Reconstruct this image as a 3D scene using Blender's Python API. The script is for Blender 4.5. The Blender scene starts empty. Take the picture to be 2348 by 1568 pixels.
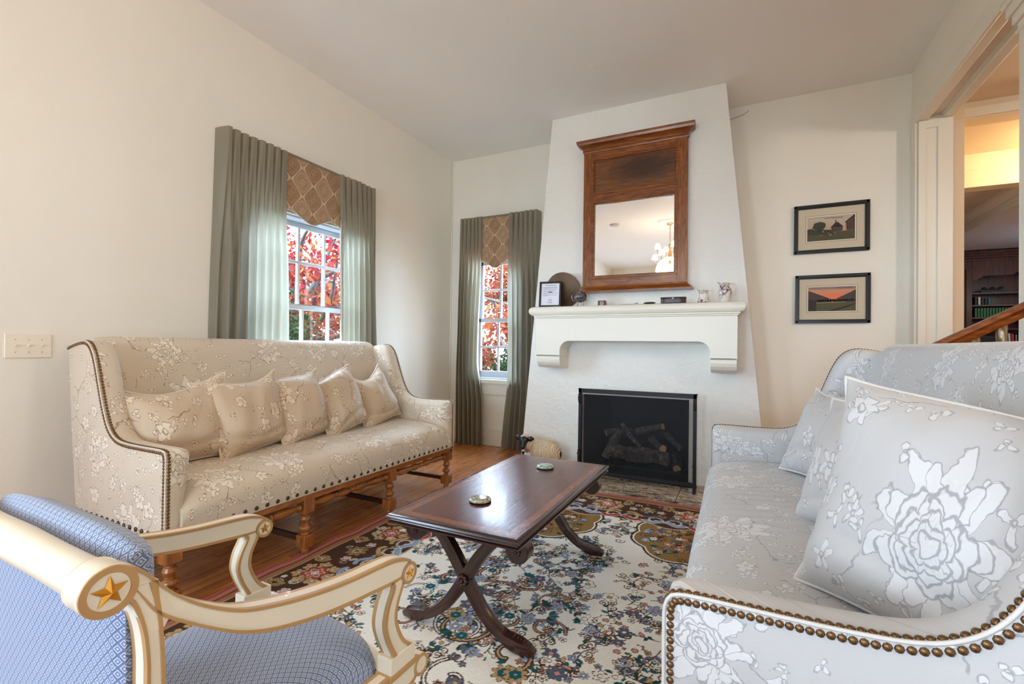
import bpy, math, random
import numpy as np
from mathutils import Vector, Matrix, Euler
PI = math.pi
R = math.radians
sc = bpy.context.scene
col = sc.collection

# ------------------------------------------------------------------ camera, world, lights, exposure
cam_d = bpy.data.cameras.new('camera')
cam = bpy.data.objects.new('camera', cam_d); col.objects.link(cam)
cam_d.sensor_width = 36; cam_d.lens = 1077.7 / 2348 * 36
_y, _p, _r = R(26.32), R(.53), R(.70)
_f = Vector((-math.sin(_y) * math.cos(_p), math.cos(_y) * math.cos(_p), math.sin(_p)))
_s = Vector((math.cos(_y), math.sin(_y), 0)); _u = _s.cross(_f)
_s2 = _s * math.cos(_r) + _u * math.sin(_r); _u2 = -_s * math.sin(_r) + _u * math.cos(_r)
cam.matrix_world = Matrix(((_s2.x, _u2.x, -_f.x, 0), (_s2.y, _u2.y, -_f.y, 0), (_s2.z, _u2.z, -_f.z, 1.10), (0, 0, 0, 1)))
cam_d.clip_start = .02; cam_d.clip_end = 200
sc.camera = cam
sc.view_settings.view_transform = 'Standard'
sc.view_settings.look = 'None'
sc.view_settings.gamma = 1
sc.view_settings.use_curve_mapping = False
sc.view_settings.exposure = 1.48
sc.cycles.use_denoising = True
sc.cycles.use_adaptive_sampling = True
sc.cycles.adaptive_threshold = .02
sc.cycles.max_bounces = 9
sc.cycles.diffuse_bounces = 5
sc.cycles.transparent_max_bounces = 16
sc.cycles.sample_clamp_indirect = 6
sc.cycles.caustics_reflective = False
sc.cycles.caustics_refractive = False
w = bpy.data.worlds.new('World'); sc.world = w; w.use_nodes = True
wn = w.node_tree.nodes; wl = w.node_tree.links
bg = wn['Background']; bg.inputs['Strength'].default_value = 13
tc = wn.new('ShaderNodeTexCoord'); sep = wn.new('ShaderNodeSeparateXYZ'); rp = wn.new('ShaderNodeValToRGB')
wl.new(tc.outputs['Generated'], sep.inputs[0]); wl.new(sep.outputs['Z'], rp.inputs[0]); wl.new(rp.outputs[0], bg.inputs['Color'])
rp.color_ramp.elements[0].position = .0; rp.color_ramp.elements[0].color = (.60, .79, 1.0, 1)
rp.color_ramp.elements[1].position = .5; rp.color_ramp.elements[1].color = (.60, .80, 1.04, 1)

def area(name, loc, rot, sx, sy, power, color, spread=180):
    d = bpy.data.lights.new(name, 'AREA'); d.shape = 'RECTANGLE'; d.size = sx; d.size_y = sy
    d.energy = power; d.color = color; d.spread = R(spread)
    o = bpy.data.objects.new(name, d); col.objects.link(o); o.location = loc; o.rotation_euler = rot
    return o
# daylight enters through the windows only: portals guide the sampling of the sky
def portal(loc, rot, sx, sy):
    d = bpy.data.lights.new('window_portal', 'AREA'); d.shape = 'RECTANGLE'; d.size = sx; d.size_y = sy
    o = bpy.data.objects.new('window_portal', d); col.objects.link(o); o.location = loc; o.rotation_euler = rot
    d.cycles.is_portal = True
for wx in (-1.9, .0): portal((wx, -4.05, 1.40), (R(90), 0, 0), 1.02, 1.36)
portal((-3.27, -1.55, 1.40), (0, R(-90), 0), 1.36, 1.12)
portal((-3.27, 2.585, 1.40), (0, R(-90), 0), 1.34, 1.09)
portal((-2.47, 4.78, 1.40), (R(-90), 0, 0), .58, 1.34)
def point(name, loc, power, color, rad=.05):
    d = bpy.data.lights.new(name, 'POINT'); d.energy = power; d.color = color; d.shadow_soft_size = rad
    o = bpy.data.objects.new(name, d); col.objects.link(o); o.location = loc; return o

# ------------------------------------------------------------------ helpers
def srgb(r, g, b):
    f = lambda c: (c / 255 / 12.92) if c / 255 <= .04045 else ((c / 255 + .055) / 1.055) ** 2.4
    return (f(r), f(g), f(b), 1)

class N:
    """small node-expression helper"""
    def __init__(s, name):
        s.m = bpy.data.materials.new(name); s.m.use_nodes = True
        s.t = s.m.node_tree; s.n = s.t.nodes; s.l = s.t.links
        s.b = s.n['Principled BSDF']
    def set(s, inp, v):
        if v is None: return
        if hasattr(v, 'is_output'): s.l.new(v, inp)
        else:
            if isinstance(v, tuple) and len(v) == 3 and inp.type == 'RGBA': v = (*v, 1)
            inp.default_value = v
    def P(s, **k):
        for a, v in k.items(): s.set(s.b.inputs[a.replace('_', ' ')], v)
        return s
    def uv(s, scale=1):
        o = s.n.new('ShaderNodeUVMap').outputs[0]
        return s.vm('SCALE', o, sc=scale) if scale != 1 else o
    def obj(s): return s.n.new('ShaderNodeTexCoord').outputs['Object']
    def geo(s): return s.n.new('ShaderNodeNewGeometry')
    def mp(s, vec, scale=(1, 1, 1), rot=(0, 0, 0), loc=(0, 0, 0)):
        n = s.n.new('ShaderNodeMapping'); s.l.new(vec, n.inputs[0])
        n.inputs['Scale'].default_value = scale; n.inputs['Rotation'].default_value = rot; n.inputs['Location'].default_value = loc
        return n.outputs[0]
    def mth(s, op, a, b=None, c=None, clamp=False):
        n = s.n.new('ShaderNodeMath'); n.operation = op; n.use_clamp = clamp
        s.set(n.inputs[0], a)
        if b is not None: s.set(n.inputs[1], b)
        if c is not None: s.set(n.inputs[2], c)
        return n.outputs[0]
    def vm(s, op, a, b=None, sc=None):
        n = s.n.new('ShaderNodeVectorMath'); n.operation = op
        s.set(n.inputs[0], a)
        if b is not None: s.set(n.inputs[1], b)
        if sc is not None: s.set(n.inputs['Scale'], sc)
        return n.outputs['Value'] if op in ('LENGTH', 'DOT_PRODUCT', 'DISTANCE') else n.outputs[0]
    def xyz(s, v):
        n = s.n.new('ShaderNodeSeparateXYZ'); s.l.new(v, n.inputs[0]); return n.outputs
    def noise(s, vec, scale=5, detail=3, rough=.5, dist=0, dim='3D', color=False):
        n = s.n.new('ShaderNodeTexNoise'); n.noise_dimensions = dim
        if vec is not None: s.l.new(vec, n.inputs['Vector'])
        n.inputs['Scale'].default_value = scale; n.inputs['Detail'].default_value = detail
        n.inputs['Roughness'].default_value = rough; n.inputs['Distortion'].default_value = dist
        return n.outputs['Color'] if color else n.outputs['Fac']
    def ramp(s, fac, stops, interp='LINEAR'):
        n = s.n.new('ShaderNodeValToRGB'); s.set(n.inputs[0], fac); cr = n.color_ramp; cr.interpolation = interp
        while len(cr.elements) < len(stops): cr.elements.new(.5)
        for e, (p, c) in zip(cr.elements, stops):
            e.position = p; e.color = c if len(c) == 4 else (*c, 1)
        return n.outputs[0]
    def mix(s, f, a, b, mode='MIX'):
        n = s.n.new('ShaderNodeMix'); n.data_type = 'RGBA'; n.blend_type = mode
        s.set(n.inputs[0], f); s.set(n.inputs[6], a); s.set(n.inputs[7], b)
        return n.outputs[2]
    def bump(s, h, strength=.3, dist=.01, nrm=None):
        n = s.n.new('ShaderNodeBump'); n.inputs['Strength'].default_value = strength; n.inputs['Distance'].default_value = dist
        s.l.new(h, n.inputs['Height'])
        if nrm is not None: s.l.new(nrm, n.inputs['Normal'])
        s.l.new(n.outputs[0], s.b.inputs['Normal']); return n.outputs[0]
    def step(s, x, e, soft):      # 1 when x<e
        n = s.n.new('ShaderNodeMapRange'); n.interpolation_type = 'SMOOTHSTEP'
        s.set(n.inputs[0], x)
        s.set(n.inputs[1], s.mth('SUBTRACT', e, soft) if hasattr(e, 'is_output') else e - soft)
        s.set(n.inputs[2], s.mth('ADD', e, soft) if hasattr(e, 'is_output') else e + soft)
        n.inputs[3].default_value = 1; n.inputs[4].default_value = 0
        return n.outputs[0]

def simple(name, c, rough=.5, metal=0, bump=None, var=0, spec=.5, coat=0):
    n = N(name)
    base = c
    if var:
        f = n.noise(n.obj(), 9, 4)
        base = n.mix(f, tuple(x * (1 - var) for x in c[:3]) + (1,), tuple(min(1, x * (1 + var)) for x in c[:3]) + (1,))
    n.P(Base_Color=base, Roughness=rough, Metallic=metal)
    n.b.inputs['Specular IOR Level'].default_value = spec
    n.b.inputs['Coat Weight'].default_value = coat
    if bump: n.bump(n.noise(n.obj(), bump[0], 4), bump[1], bump[2])
    return n.m

class MB:
    def __init__(s): s.v = []; s.f = []; s.mi = []; s.uv = []
    def face(s, idx, mi=0, uv=None):
        s.f.append(tuple(idx)); s.mi.append(mi); s.uv.append(uv)
    def grid(s, P, close_u=False, close_v=False, mi=0, UV=None, flip=False):
        """P[i][j] points"""
        n, m = len(P), len(P[0]); b = len(s.v)
        for r in P: s.v.extend(tuple(p) for p in r)
        for i in range(n if close_u else n - 1):
            for j in range(m if close_v else m - 1):
                i2, j2 = (i + 1) % n, (j + 1) % m
                q = [b + i * m + j, b + i2 * m + j, b + i2 * m + j2, b + i * m + j2]
                u = None
                if UV is not None:
                    ie, je = (i + 1, j + 1)
                    g = lambda a, c: UV[a][c]
                    u = [g(i, j), g(min(ie, len(UV) - 1), j), g(min(ie, len(UV) - 1), min(je, len(UV[0]) - 1)), g(i, min(je, len(UV[0]) - 1))]
                if flip: q.reverse(); u = u[::-1] if u else None
                s.face(q, mi, u)
        return b
    def box(s, a, b, mi=0, M=None):
        x0, y0, z0 = a; x1, y1, z1 = b
        P = [(x0, y0, z0), (x1, y0, z0), (x1, y1, z0), (x0, y1, z0), (x0, y0, z1), (x1, y0, z1), (x1, y1, z1), (x0, y1, z1)]
        if M is not None: P = [tuple(M @ Vector(p)) for p in P]
        k = len(s.v); s.v.extend(P)
        for q in ((3, 2, 1, 0), (4, 5, 6, 7), (0, 1, 5, 4), (1, 2, 6, 5), (2, 3, 7, 6), (3, 0, 4, 7)): s.face([k + i for i in q], mi)
    def prism(s, poly, mapf, t0, t1, mi=0, capmi=None):
        """poly 2D (a,b); mapf(a,b,t) -> xyz"""
        n = len(poly); k = len(s.v)
        s.v.extend(mapf(a, b, t0) for a, b in poly); s.v.extend(mapf(a, b, t1) for a, b in poly)
        for i in range(n):
            j = (i + 1) % n; s.face([k + i, k + j, k + n + j, k + n + i], mi)
        c = mi if capmi is None else capmi
        s.face([k + i for i in range(n)][::-1], c); s.face([k + n + i for i in range(n)], c)
    def lathe(s, prof, M=None, seg=24, mi=0, cap=True):
        """prof list (r,z) around local z"""
        M = M or Matrix()
        k = len(s.v); n = len(prof)
        for r, z in prof:
            for a in range(seg):
                t = 2 * PI * a / seg; s.v.append(tuple(M @ Vector((r * math.cos(t), r * math.sin(t), z))))
        for i in range(n - 1):
            for a in range(seg):
                b = (a + 1) % seg
                s.face([k + i * seg + a, k + i * seg + b, k + (i + 1) * seg + b, k + (i + 1) * seg + a], mi)
        if cap:
            s.face([k + a for a in range(seg)][::-1], mi); s.face([k + (n - 1) * seg + a for a in range(seg)], mi)
    def cyl(s, p0, p1, r0, r1=None, seg=12, mi=0):
        p0 = Vector(p0); p1 = Vector(p1); d = p1 - p0
        M = Matrix.Translation(p0) @ d.to_track_quat('Z', 'Y').to_matrix().to_4x4()
        s.lathe([(r0, 0), (r0 if r1 is None else r1, d.length)], M, seg, mi)
    def tube(s, pts, rad, seg=8, mi=0, closed=False, flat=None):
        pts = [Vector(p) for p in pts]; n = len(pts); rings = []
        up = Vector((0, 0, 1)); prev = None
        for i, p in enumerate(pts):
            a = pts[i - 1] if (i > 0 or closed) else p; b = pts[(i + 1) % n] if (i < n - 1 or closed) else p
            t = (b - a).normalized()
            if prev is None:
                x = t.cross(up if abs(t.z) < .9 else Vector((1, 0, 0))).normalized()
            else:
                x = (prev - t * prev.dot(t)).normalized()
            prev = x; y = t.cross(x)
            r = rad(i / (n - 1)) if callable(rad) else rad
            rings.append([tuple(p + (x * math.cos(2 * PI * k / seg) + y * math.sin(2 * PI * k / seg) * (flat or 1)) * r) for k in range(seg)])
        b0 = len(s.v)
        s.grid(rings, close_u=closed, close_v=True, mi=mi)
        if not closed:
            s.face([b0 + k for k in range(seg)][::-1], mi); s.face([b0 + (n - 1) * seg + k for k in range(seg)], mi)
    def ball(s, c, r, seg=8, rings=5, mi=0, sq=(1, 1, 1), M=None):
        P = []
        for i in range(rings + 1):
            a = PI * i / rings; rr = max(math.sin(a), .02)
            row = []
            for k in range(seg):
                q = Vector((r * sq[0] * rr * math.cos(2 * PI * k / seg), r * sq[1] * rr * math.sin(2 * PI * k / seg), -r * sq[2] * math.cos(a)))
                if M is not None: q = M @ q
                row.append(tuple(Vector(c) + q))
            P.append(row)
        b0 = len(s.v); s.grid(P, close_v=True, mi=mi)
        s.face([b0 + k for k in range(seg)], mi); s.face([b0 + rings * seg + k for k in range(seg)][::-1], mi)
    def build(s, name, mats=None, parent=None, smooth=False, bevel=0, bseg=2, angle=35, fix=True, sub=0, solid=0):
        me = bpy.data.meshes.new(name)
        me.from_pydata(s.v, [], s.f)
        if mats is not None:
            for m in (mats if isinstance(mats, (list, tuple)) else [mats]): me.materials.append(m)
        me.polygons.foreach_set('material_index', s.mi)
        if any(u is not None for u in s.uv):
            L = me.uv_layers.new(name='UVMap'); a = []
            for f, u in zip(s.f, s.uv):
                if u is None: u = [(0, 0)] * len(f)
                for q in u: a.extend(q)
            L.data.foreach_set('uv', a)
        if fix:
            import bmesh
            bm = bmesh.new(); bm.from_mesh(me); bmesh.ops.remove_doubles(bm, verts=bm.verts, dist=1e-5)
            bmesh.ops.recalc_face_normals(bm, faces=bm.faces); bm.to_mesh(me); bm.free()
        o = bpy.data.objects.new(name, me); col.objects.link(o)
        if parent: o.parent = parent
        if bevel:
            md = o.modifiers.new('bevel', 'BEVEL'); md.width = bevel; md.segments = bseg; md.limit_method = 'ANGLE'; md.angle_limit = R(angle)
        if sub:
            md = o.modifiers.new('sub', 'SUBSURF'); md.levels = sub; md.render_levels = sub
        if solid:
            md = o.modifiers.new('solid', 'SOLIDIFY'); md.thickness = solid; md.offset = 0
        if smooth:
            me.polygons.foreach_set('use_smooth', [True] * len(me.polygons))
            if smooth != 'all':
                me.set_sharp_from_angle(angle=R(40 if smooth is True else smooth))
        me.update()
        return o

def tag(o, label=None, cat=None, group=None, kind=None):
    if label: o['label'] = label
    if cat: o['category'] = cat
    if group: o['group'] = group
    if kind: o['kind'] = kind
    return o
def empty(name, loc=(0, 0, 0), rz=0):
    o = bpy.data.objects.new(name, None); col.objects.link(o); o.location = loc; o.rotation_euler = (0, 0, rz)
    o.empty_display_size = .1
    return o
def copy_tree(o, parent=None):
    c = o.copy(); col.objects.link(c); c.parent = parent
    for ch in [x for x in bpy.data.objects if x.parent == o]: copy_tree(ch, c)
    return c
def resample(pts, n):
    pts = [Vector(p) for p in pts]; d = [0]
    for a, b in zip(pts, pts[1:]): d.append(d[-1] + (b - a).length)
    out = []
    for i in range(n):
        t = d[-1] * i / (n - 1); k = 0
        while k < len(d) - 2 and d[k + 1] < t: k += 1
        f = (t - d[k]) / max(d[k + 1] - d[k], 1e-9); out.append(pts[k].lerp(pts[k + 1], f))
    return out
def spline(pts, n):
    """Catmull-Rom through points, resampled evenly"""
    pts = [Vector(p) for p in pts]; P = [pts[0] * 2 - pts[1]] + pts + [pts[-1] * 2 - pts[-2]]; o = []
    for i in range(1, len(P) - 2):
        for k in range(12):
            t = k / 12; a, b, c, d = P[i - 1], P[i], P[i + 1], P[i + 2]
            o.append(.5 * ((2 * b) + (c - a) * t + (2 * a - 5 * b + 4 * c - d) * t * t + (3 * b - a - 3 * c + d) * t ** 3))
    o.append(pts[-1]); return resample(o, n)

# ------------------------------------------------------------------ materials
def wallmat(name, c, bump=.12, scale=160, broad=0):
    n = N(name); o = n.geo().outputs['Position']
    v = n.noise(o, 1.3, 3)
    n.P(Base_Color=n.mix(v, tuple(x * .97 for x in c[:3]) + (1,), tuple(min(1, x * 1.03) for x in c[:3]) + (1,)), Roughness=.6)
    h = n.noise(o, scale, 3, .6)
    if broad:
        h = n.mth('ADD', h, n.mth('MULTIPLY', n.noise(o, 14, 4, .6), broad))
    n.bump(h, bump, .004); return n.m
M_wall = wallmat('cream wall paint', srgb(240, 235, 222))
M_wall_l = M_wall
M_ceil = wallmat('ceiling paint', srgb(246, 245, 242), .08)
M_plaster = wallmat('rough chimney plaster', srgb(240, 238, 230), .6, 90, 6.0)
M_trim = simple('cream trim paint', srgb(234, 229, 214), .35, bump=(40, .04, .002))
M_white = simple('white window paint', srgb(196, 202, 210), .45, spec=.3)
M_dark = simple('black iron', srgb(38, 38, 42), .45, .6, bump=(60, .3, .002))
M_black = simple('black painted wood', srgb(22, 22, 24), .3)

def floor_mat():
    n = N('strip oak floor'); p = n.geo().outputs['Position']; x, y, z = n.xyz(p)
    wd = .057
    k = n.mth('FLOOR', n.mth('DIVIDE', x, wd))
    wn_ = n.n.new('ShaderNodeTexWhiteNoise'); wn_.noise_dimensions = '1D'; n.l.new(k, wn_.inputs['W'])
    yo = n.mth('ADD', n.mth('DIVIDE', y, 1.3), n.mth('MULTIPLY', wn_.outputs['Value'], 7))
    k2 = n.mth('FLOOR', yo)
    w2 = n.n.new('ShaderNodeTexWhiteNoise'); w2.noise_dimensions = '2D'
    cb = n.n.new('ShaderNodeCombineXYZ'); n.l.new(k, cb.inputs[0]); n.l.new(k2, cb.inputs[1]); n.l.new(cb.outputs[0], w2.inputs['Vector'])
    off = n.vm('ADD', n.mp(p, (38, 1.6, 1)), n.vm('SCALE', w2.outputs['Color'], sc=9))
    g = n.noise(off, 1.6, 4, .5, .3)
    c = n.ramp(g, [(.2, srgb(142, 82, 40)), (.5, srgb(188, 118, 64)), (.8, srgb(214, 150, 92))])
    c = n.mix(n.mth('MULTIPLY', w2.outputs['Value'], .35), c, n.mix(1, c, srgb(150, 84, 44), 'MULTIPLY'))
    fx = n.mth('FRACT', n.mth('DIVIDE', x, wd)); fy = n.mth('FRACT', yo)
    gx = n.mth('MAXIMUM', n.mth('LESS_THAN', fx, .025), n.mth('LESS_THAN', fy, .003))
    c = n.mix(n.mth('MULTIPLY', gx, .75), c, srgb(60, 30, 14))
    n.P(Base_Color=c, Roughness=n.mth('ADD', .2, n.mth('MULTIPLY', g, .16)))
    n.bump(n.mth('SUBTRACT', n.mth('MULTIPLY', g, .2), gx), .25, .0015); return n.m
M_floor = floor_mat()

def wood(name, dark, mid, light, rough=.3, scale=(6, 6, 60), coat=.2, axis='z', s=1.0, spec=.5):
    n = N(name); sc_ = {'z': (scale[0], scale[0], scale[0] * .12), 'x': (scale[0] * .12, scale[0], scale[0]), 'y': (scale[0], scale[0] * .12, scale[0])}[axis]
    v = n.mp(n.obj(), sc_)
    g = n.noise(v, 5 * s, 6, .65, 1.2)
    c = n.ramp(g, [(.3, dark), (.52, mid), (.75, light)])
    n.P(Base_Color=c, Roughness=rough); n.b.inputs['Coat Weight'].default_value = coat; n.b.inputs['Coat Roughness'].default_value = .15
    n.b.inputs['Specular IOR Level'].default_value = spec
    n.bump(g, .08, .002); return n.m
M_oak = wood('turned golden oak', srgb(96, 50, 16), srgb(152, 88, 36), srgb(188, 122, 62), .28)
M_oak_x = wood('turned golden oak across', srgb(96, 50, 16), srgb(152, 88, 36), srgb(188, 122, 62), .28, axis='y')
M_mirrorwood = wood('mahogany mirror frame', srgb(82, 40, 10), srgb(130, 70, 20), srgb(168, 100, 38), .27, scale=(9,), axis='z')
M_mirrorwood_x = wood('mahogany mirror frame across', srgb(82, 40, 10), srgb(130, 70, 20), srgb(168, 100, 38), .27, scale=(9,), axis='x')
M_tabledark = wood('dark mahogany', srgb(44, 22, 16), srgb(54, 27, 20), srgb(66, 34, 25), .24, scale=(3,), axis='x', coat=.4)
M_rail = wood('handrail wood', srgb(70, 32, 10), srgb(128, 66, 26), srgb(160, 92, 42), .3, axis='x', coat=.3)
M_bookcase = wood('dark library wood', srgb(40, 14, 6), srgb(74, 30, 12), srgb(100, 46, 20), .4)

def panel_mat():
    n = N('dark-patched mahogany panel'); o = n.obj()
    v = n.mp(o, (1.2, 1, 12)); g = n.noise(v, 5, 6, .65, .6)
    c = n.ramp(g, [(.3, srgb(74, 38, 12)), (.55, srgb(118, 68, 24)), (.8, srgb(146, 92, 40))])
    x, y, z = n.xyz(n.vm('ADD', n.mp(o, (1, 1, 1), loc=(-.12, 0, 0)), n.vm('SCALE', n.noise(n.mp(o, (3, 1, 12)), 3, 4, .6, color=True), sc=.10)))
    d = n.mth('ADD', n.mth('POWER', n.mth('ABSOLUTE', n.mth('DIVIDE', n.mth('SUBTRACT', x, .02), .26)), 2), n.mth('POWER', n.mth('ABSOLUTE', n.mth('DIVIDE', n.mth('SUBTRACT', z, .08), .10)), 2))
    k = n.step(d, 1.0, 1.3)  # broad dark oval patch blended into the panel grain
    n.P(Base_Color=n.mix(n.mth('MULTIPLY', k, .85), c, srgb(34, 16, 10)), Roughness=.3); n.b.inputs['Coat Weight'].default_value = .2
    return n.m
M_panel = panel_mat()

def flower(n, vec, scale, petals, Rr, w, dens, seed=0., power=1.0, inner=.6, rnd=.85, rings=0):
    """polar flowers on a 2D voronoi; returns (mask, line) sockets"""
    v = n.mp(vec, (1, 1, 1), loc=(seed, seed * .7, 0))
    vo = n.n.new('ShaderNodeTexVoronoi'); vo.voronoi_dimensions = '2D'; vo.inputs['Scale'].default_value = scale; vo.inputs['Randomness'].default_value = rnd
    n.l.new(v, vo.inputs['Vector'])
    rel = n.vm('SUBTRACT', v, vo.outputs['Position'])
    x, y, _ = n.xyz(rel)
    cr, cg, cb = n.xyz(vo.outputs['Color'])
    th = n.mth('ADD', n.mth('ARCTAN2', y, x), n.mth('MULTIPLY', cr, 6.2832))
    r = n.mth('SQRT', n.mth('ADD', n.mth('MULTIPLY', x, x), n.mth('MULTIPLY', y, y)))
    size = n.mth('MULTIPLY', n.mth('ADD', .65, n.mth('MULTIPLY', cg, .35)), Rr)
    pres = n.mth('LESS_THAN', cb, dens)
    def ring(frac, npet, ph, pw, inn):
        c = n.mth('ABSOLUTE', n.mth('COSINE', n.mth('ADD', n.mth('MULTIPLY', th, npet / 2), ph)))
        if pw != 1: c = n.mth('POWER', c, pw)
        pr = n.mth('MULTIPLY', n.mth('MULTIPLY', size, frac), n.mth('ADD', inn, n.mth('MULTIPLY', c, 1 - inn)))
        return n.mth('SUBTRACT', r, pr), c
    sd, c = ring(1, petals, 0, power, inner)
    mask = n.mth('MULTIPLY', n.step(sd, 0., w * .4), pres)
    line = n.step(n.mth('ABSOLUTE', sd), w, w * .6)
    # lines between petals
    vein = n.mth('MULTIPLY', n.mth('LESS_THAN', c, .14), n.mth('LESS_THAN', sd, 0))
    vn2 = n.mth('MULTIPLY', n.step(n.mth('ABSOLUTE', n.mth('COSINE', n.mth('MULTIPLY', th, petals * 2.5))), .22, .1), n.mth('LESS_THAN', r, n.mth('MULTIPLY', size, .52)))
    vein = n.mth('MAXIMUM', vein, n.mth('MULTIPLY', vn2, .45))
    line = n.mth('MAXIMUM', line, n.mth('MULTIPLY', vein, .7))
    cen = n.step(n.mth('ABSOLUTE', n.mth('SUBTRACT', r, n.mth('MULTIPLY', size, .2))), w, w * .6)
    line = n.mth('MAXIMUM', line, cen)
    for i in range(rings):
        sd2, _ = ring(.82 - .21 * i, petals + 1 - i % 2, 1.1 * (i + 1), .7, .72)
        line = n.mth('MAXIMUM', line, n.step(n.mth('ABSOLUTE', sd2), w, w * .6))
    return mask, n.mth('MULTIPLY', line, pres)

def fabric(name, base, petal, line, big=2.3, k=1.0):
    n = N(name); uv = n.uv()
    warp = n.vm('SCALE', n.vm('SUBTRACT', n.noise(uv, 9, 2, .5, dim='2D', color=True), (.5, .5, .5)), sc=.040)
    warp2 = n.vm('SCALE', n.vm('SUBTRACT', n.noise(uv, 42, 2, .5, dim='2D', color=True), (.5, .5, .5)), sc=.020)
    p = n.vm('ADD', n.vm('ADD', uv, warp), warp2)
    c = n.mix(n.mth('MULTIPLY', n.noise(uv, 2.2, 2, dim='2D'), .25), base, petal)
    ve = n.n.new('ShaderNodeTexVoronoi'); ve.voronoi_dimensions = '2D'; ve.feature = 'DISTANCE_TO_EDGE'; ve.inputs['Scale'].default_value = 5.2; n.l.new(p, ve.inputs['Vector'])
    st = ve.outputs['Distance']
    gate = n.step(n.noise(n.mp(p, loc=(3, 7, 0)), 5, 1, dim='2D'), .47, .02)
    st = n.mth('MULTIPLY', n.step(st, .010, .005), gate)
    c = n.mix(n.mth('MULTIPLY', st, .8), c, line)
    for (s, pet, rr, ww, dn, sd, pw, inn, rn, rings) in (
            (17, 3, .019, .0015, .62, 5.3, 1.6, .20, .9, 0),
            (9.5, 5, .030, .0015, .62, 3.9, 1.5, .22, .9, 0),
            (6.6, 5, .038, .0016, .66, 1.7, .8, .45, .8, 0),
            (big, 9, .125, .0020, .92, 9.1, 1.3, .36, .5, 0),
            (big, 7, .100, .0018, .92, 9.1, 1.6, .40, .5, 0),
            (big, 5, .070, .0018, .92, 9.1, .7, .72, .5, 3)):
        m, l = flower(n, p, s, pet, rr * k, ww, dn, sd, pw, inn, rn, rings)
        c = n.mix(n.mth('MULTIPLY', m, .9), c, petal); c = n.mix(n.mth('MULTIPLY', l, .8), c, line)
    u, v, _ = n.xyz(uv)
    cr = n.noise(uv, 7, 4, .55, 1.5, dim='2D')
    n.P(Base_Color=c, Roughness=.62); n.b.inputs['Sheen Weight'].default_value = .15
    n.bump(cr, .22, .012)
    return n.m
M_fab_l = fabric('warm-lit floral linen', srgb(205, 189, 167), srgb(234, 223, 206), srgb(142, 114, 86))  # warm cast of the light is mixed into this linen's colours
M_fab_r = fabric('cool-lit floral linen', srgb(190, 189, 187), srgb(218, 217, 216), srgb(150, 149, 152))  # same linen, with the cool daylight cast put into its colours
M_pil_l = fabric('warm-lit pillow linen', srgb(192, 170, 143), srgb(222, 204, 180), srgb(132, 102, 72), 2.8)  # pillow linen, its tan carries the warm light as well
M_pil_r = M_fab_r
M_pipe_l = simple('linen piping', srgb(214, 200, 180), .6)
M_pipe_r = simple('pale linen piping', srgb(216, 212, 206), .6)
M_nail = simple('antique brass nail', srgb(120, 92, 62), .32, .85)
M_nail_d = simple('dark bronze nail', srgb(84, 70, 56), .35, .8)

def chairfab():
    n = N('blue diamond weave'); uv = n.uv()
    v = n.mp(uv, (88, 88, 1), rot=(0, 0, R(45))); x, y, _ = n.xyz(v)
    d = n.mth('MAXIMUM', n.mth('ABSOLUTE', n.mth('SUBTRACT', n.mth('FRACT', x), .5)), n.mth('ABSOLUTE', n.mth('SUBTRACT', n.mth('FRACT', y), .5)))
    s = n.mth('SINE', n.mth('MULTIPLY', d, 25))
    f = n.mth('MULTIPLY_ADD', s, .5, .5)
    f = n.step(f, .5, .22)
    nz = n.noise(uv, 260, 2, dim='2D')
    c = n.mix(f, srgb(190, 200, 216), srgb(66, 88, 132))
    c = n.mix(n.mth('MULTIPLY', nz, .35), c, srgb(150, 166, 196))
    n.P(Base_Color=c, Roughness=.75); n.b.inputs['Sheen Weight'].default_value = .3
    n.bump(n.mth('MULTIPLY', f, -1), .25, .0015); return n.m
M_chair = chairfab()
M_cream = simple('cream lacquer', srgb(232, 222, 200), .32, bump=(70, .1, .002), var=.04, coat=.2)
M_gold = simple('worn gilding', srgb(190, 150, 98), .38, .15, var=.2, coat=.1)
M_star = simple('gold star', srgb(214, 146, 40), .3, .5)

def curtainmat():
    n = N('sage curtain'); uv = n.uv()
    g = n.noise(n.mp(uv, (40, 900, 1)), 1, 2, dim='2D')
    c = n.mix(g, srgb(128, 118, 100), srgb(147, 137, 117))
    n.P(Base_Color=c, Roughness=.5); n.b.inputs['Sheen Weight'].default_value = .3
    tr = n.n.new('ShaderNodeBsdfTranslucent'); n.set(tr.inputs[0], srgb(212, 210, 190))
    mx = n.n.new('ShaderNodeMixShader'); mx.inputs[0].default_value = .25
    n.l.new(n.b.outputs[0], mx.inputs[1]); n.l.new(tr.outputs[0], mx.inputs[2])
    n.l.new(mx.outputs[0], n.n['Material Output'].inputs['Surface']); return n.m
M_curtain = curtainmat()
M_lining = simple('white curtain lining', srgb(235, 238, 236), .7)

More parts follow.
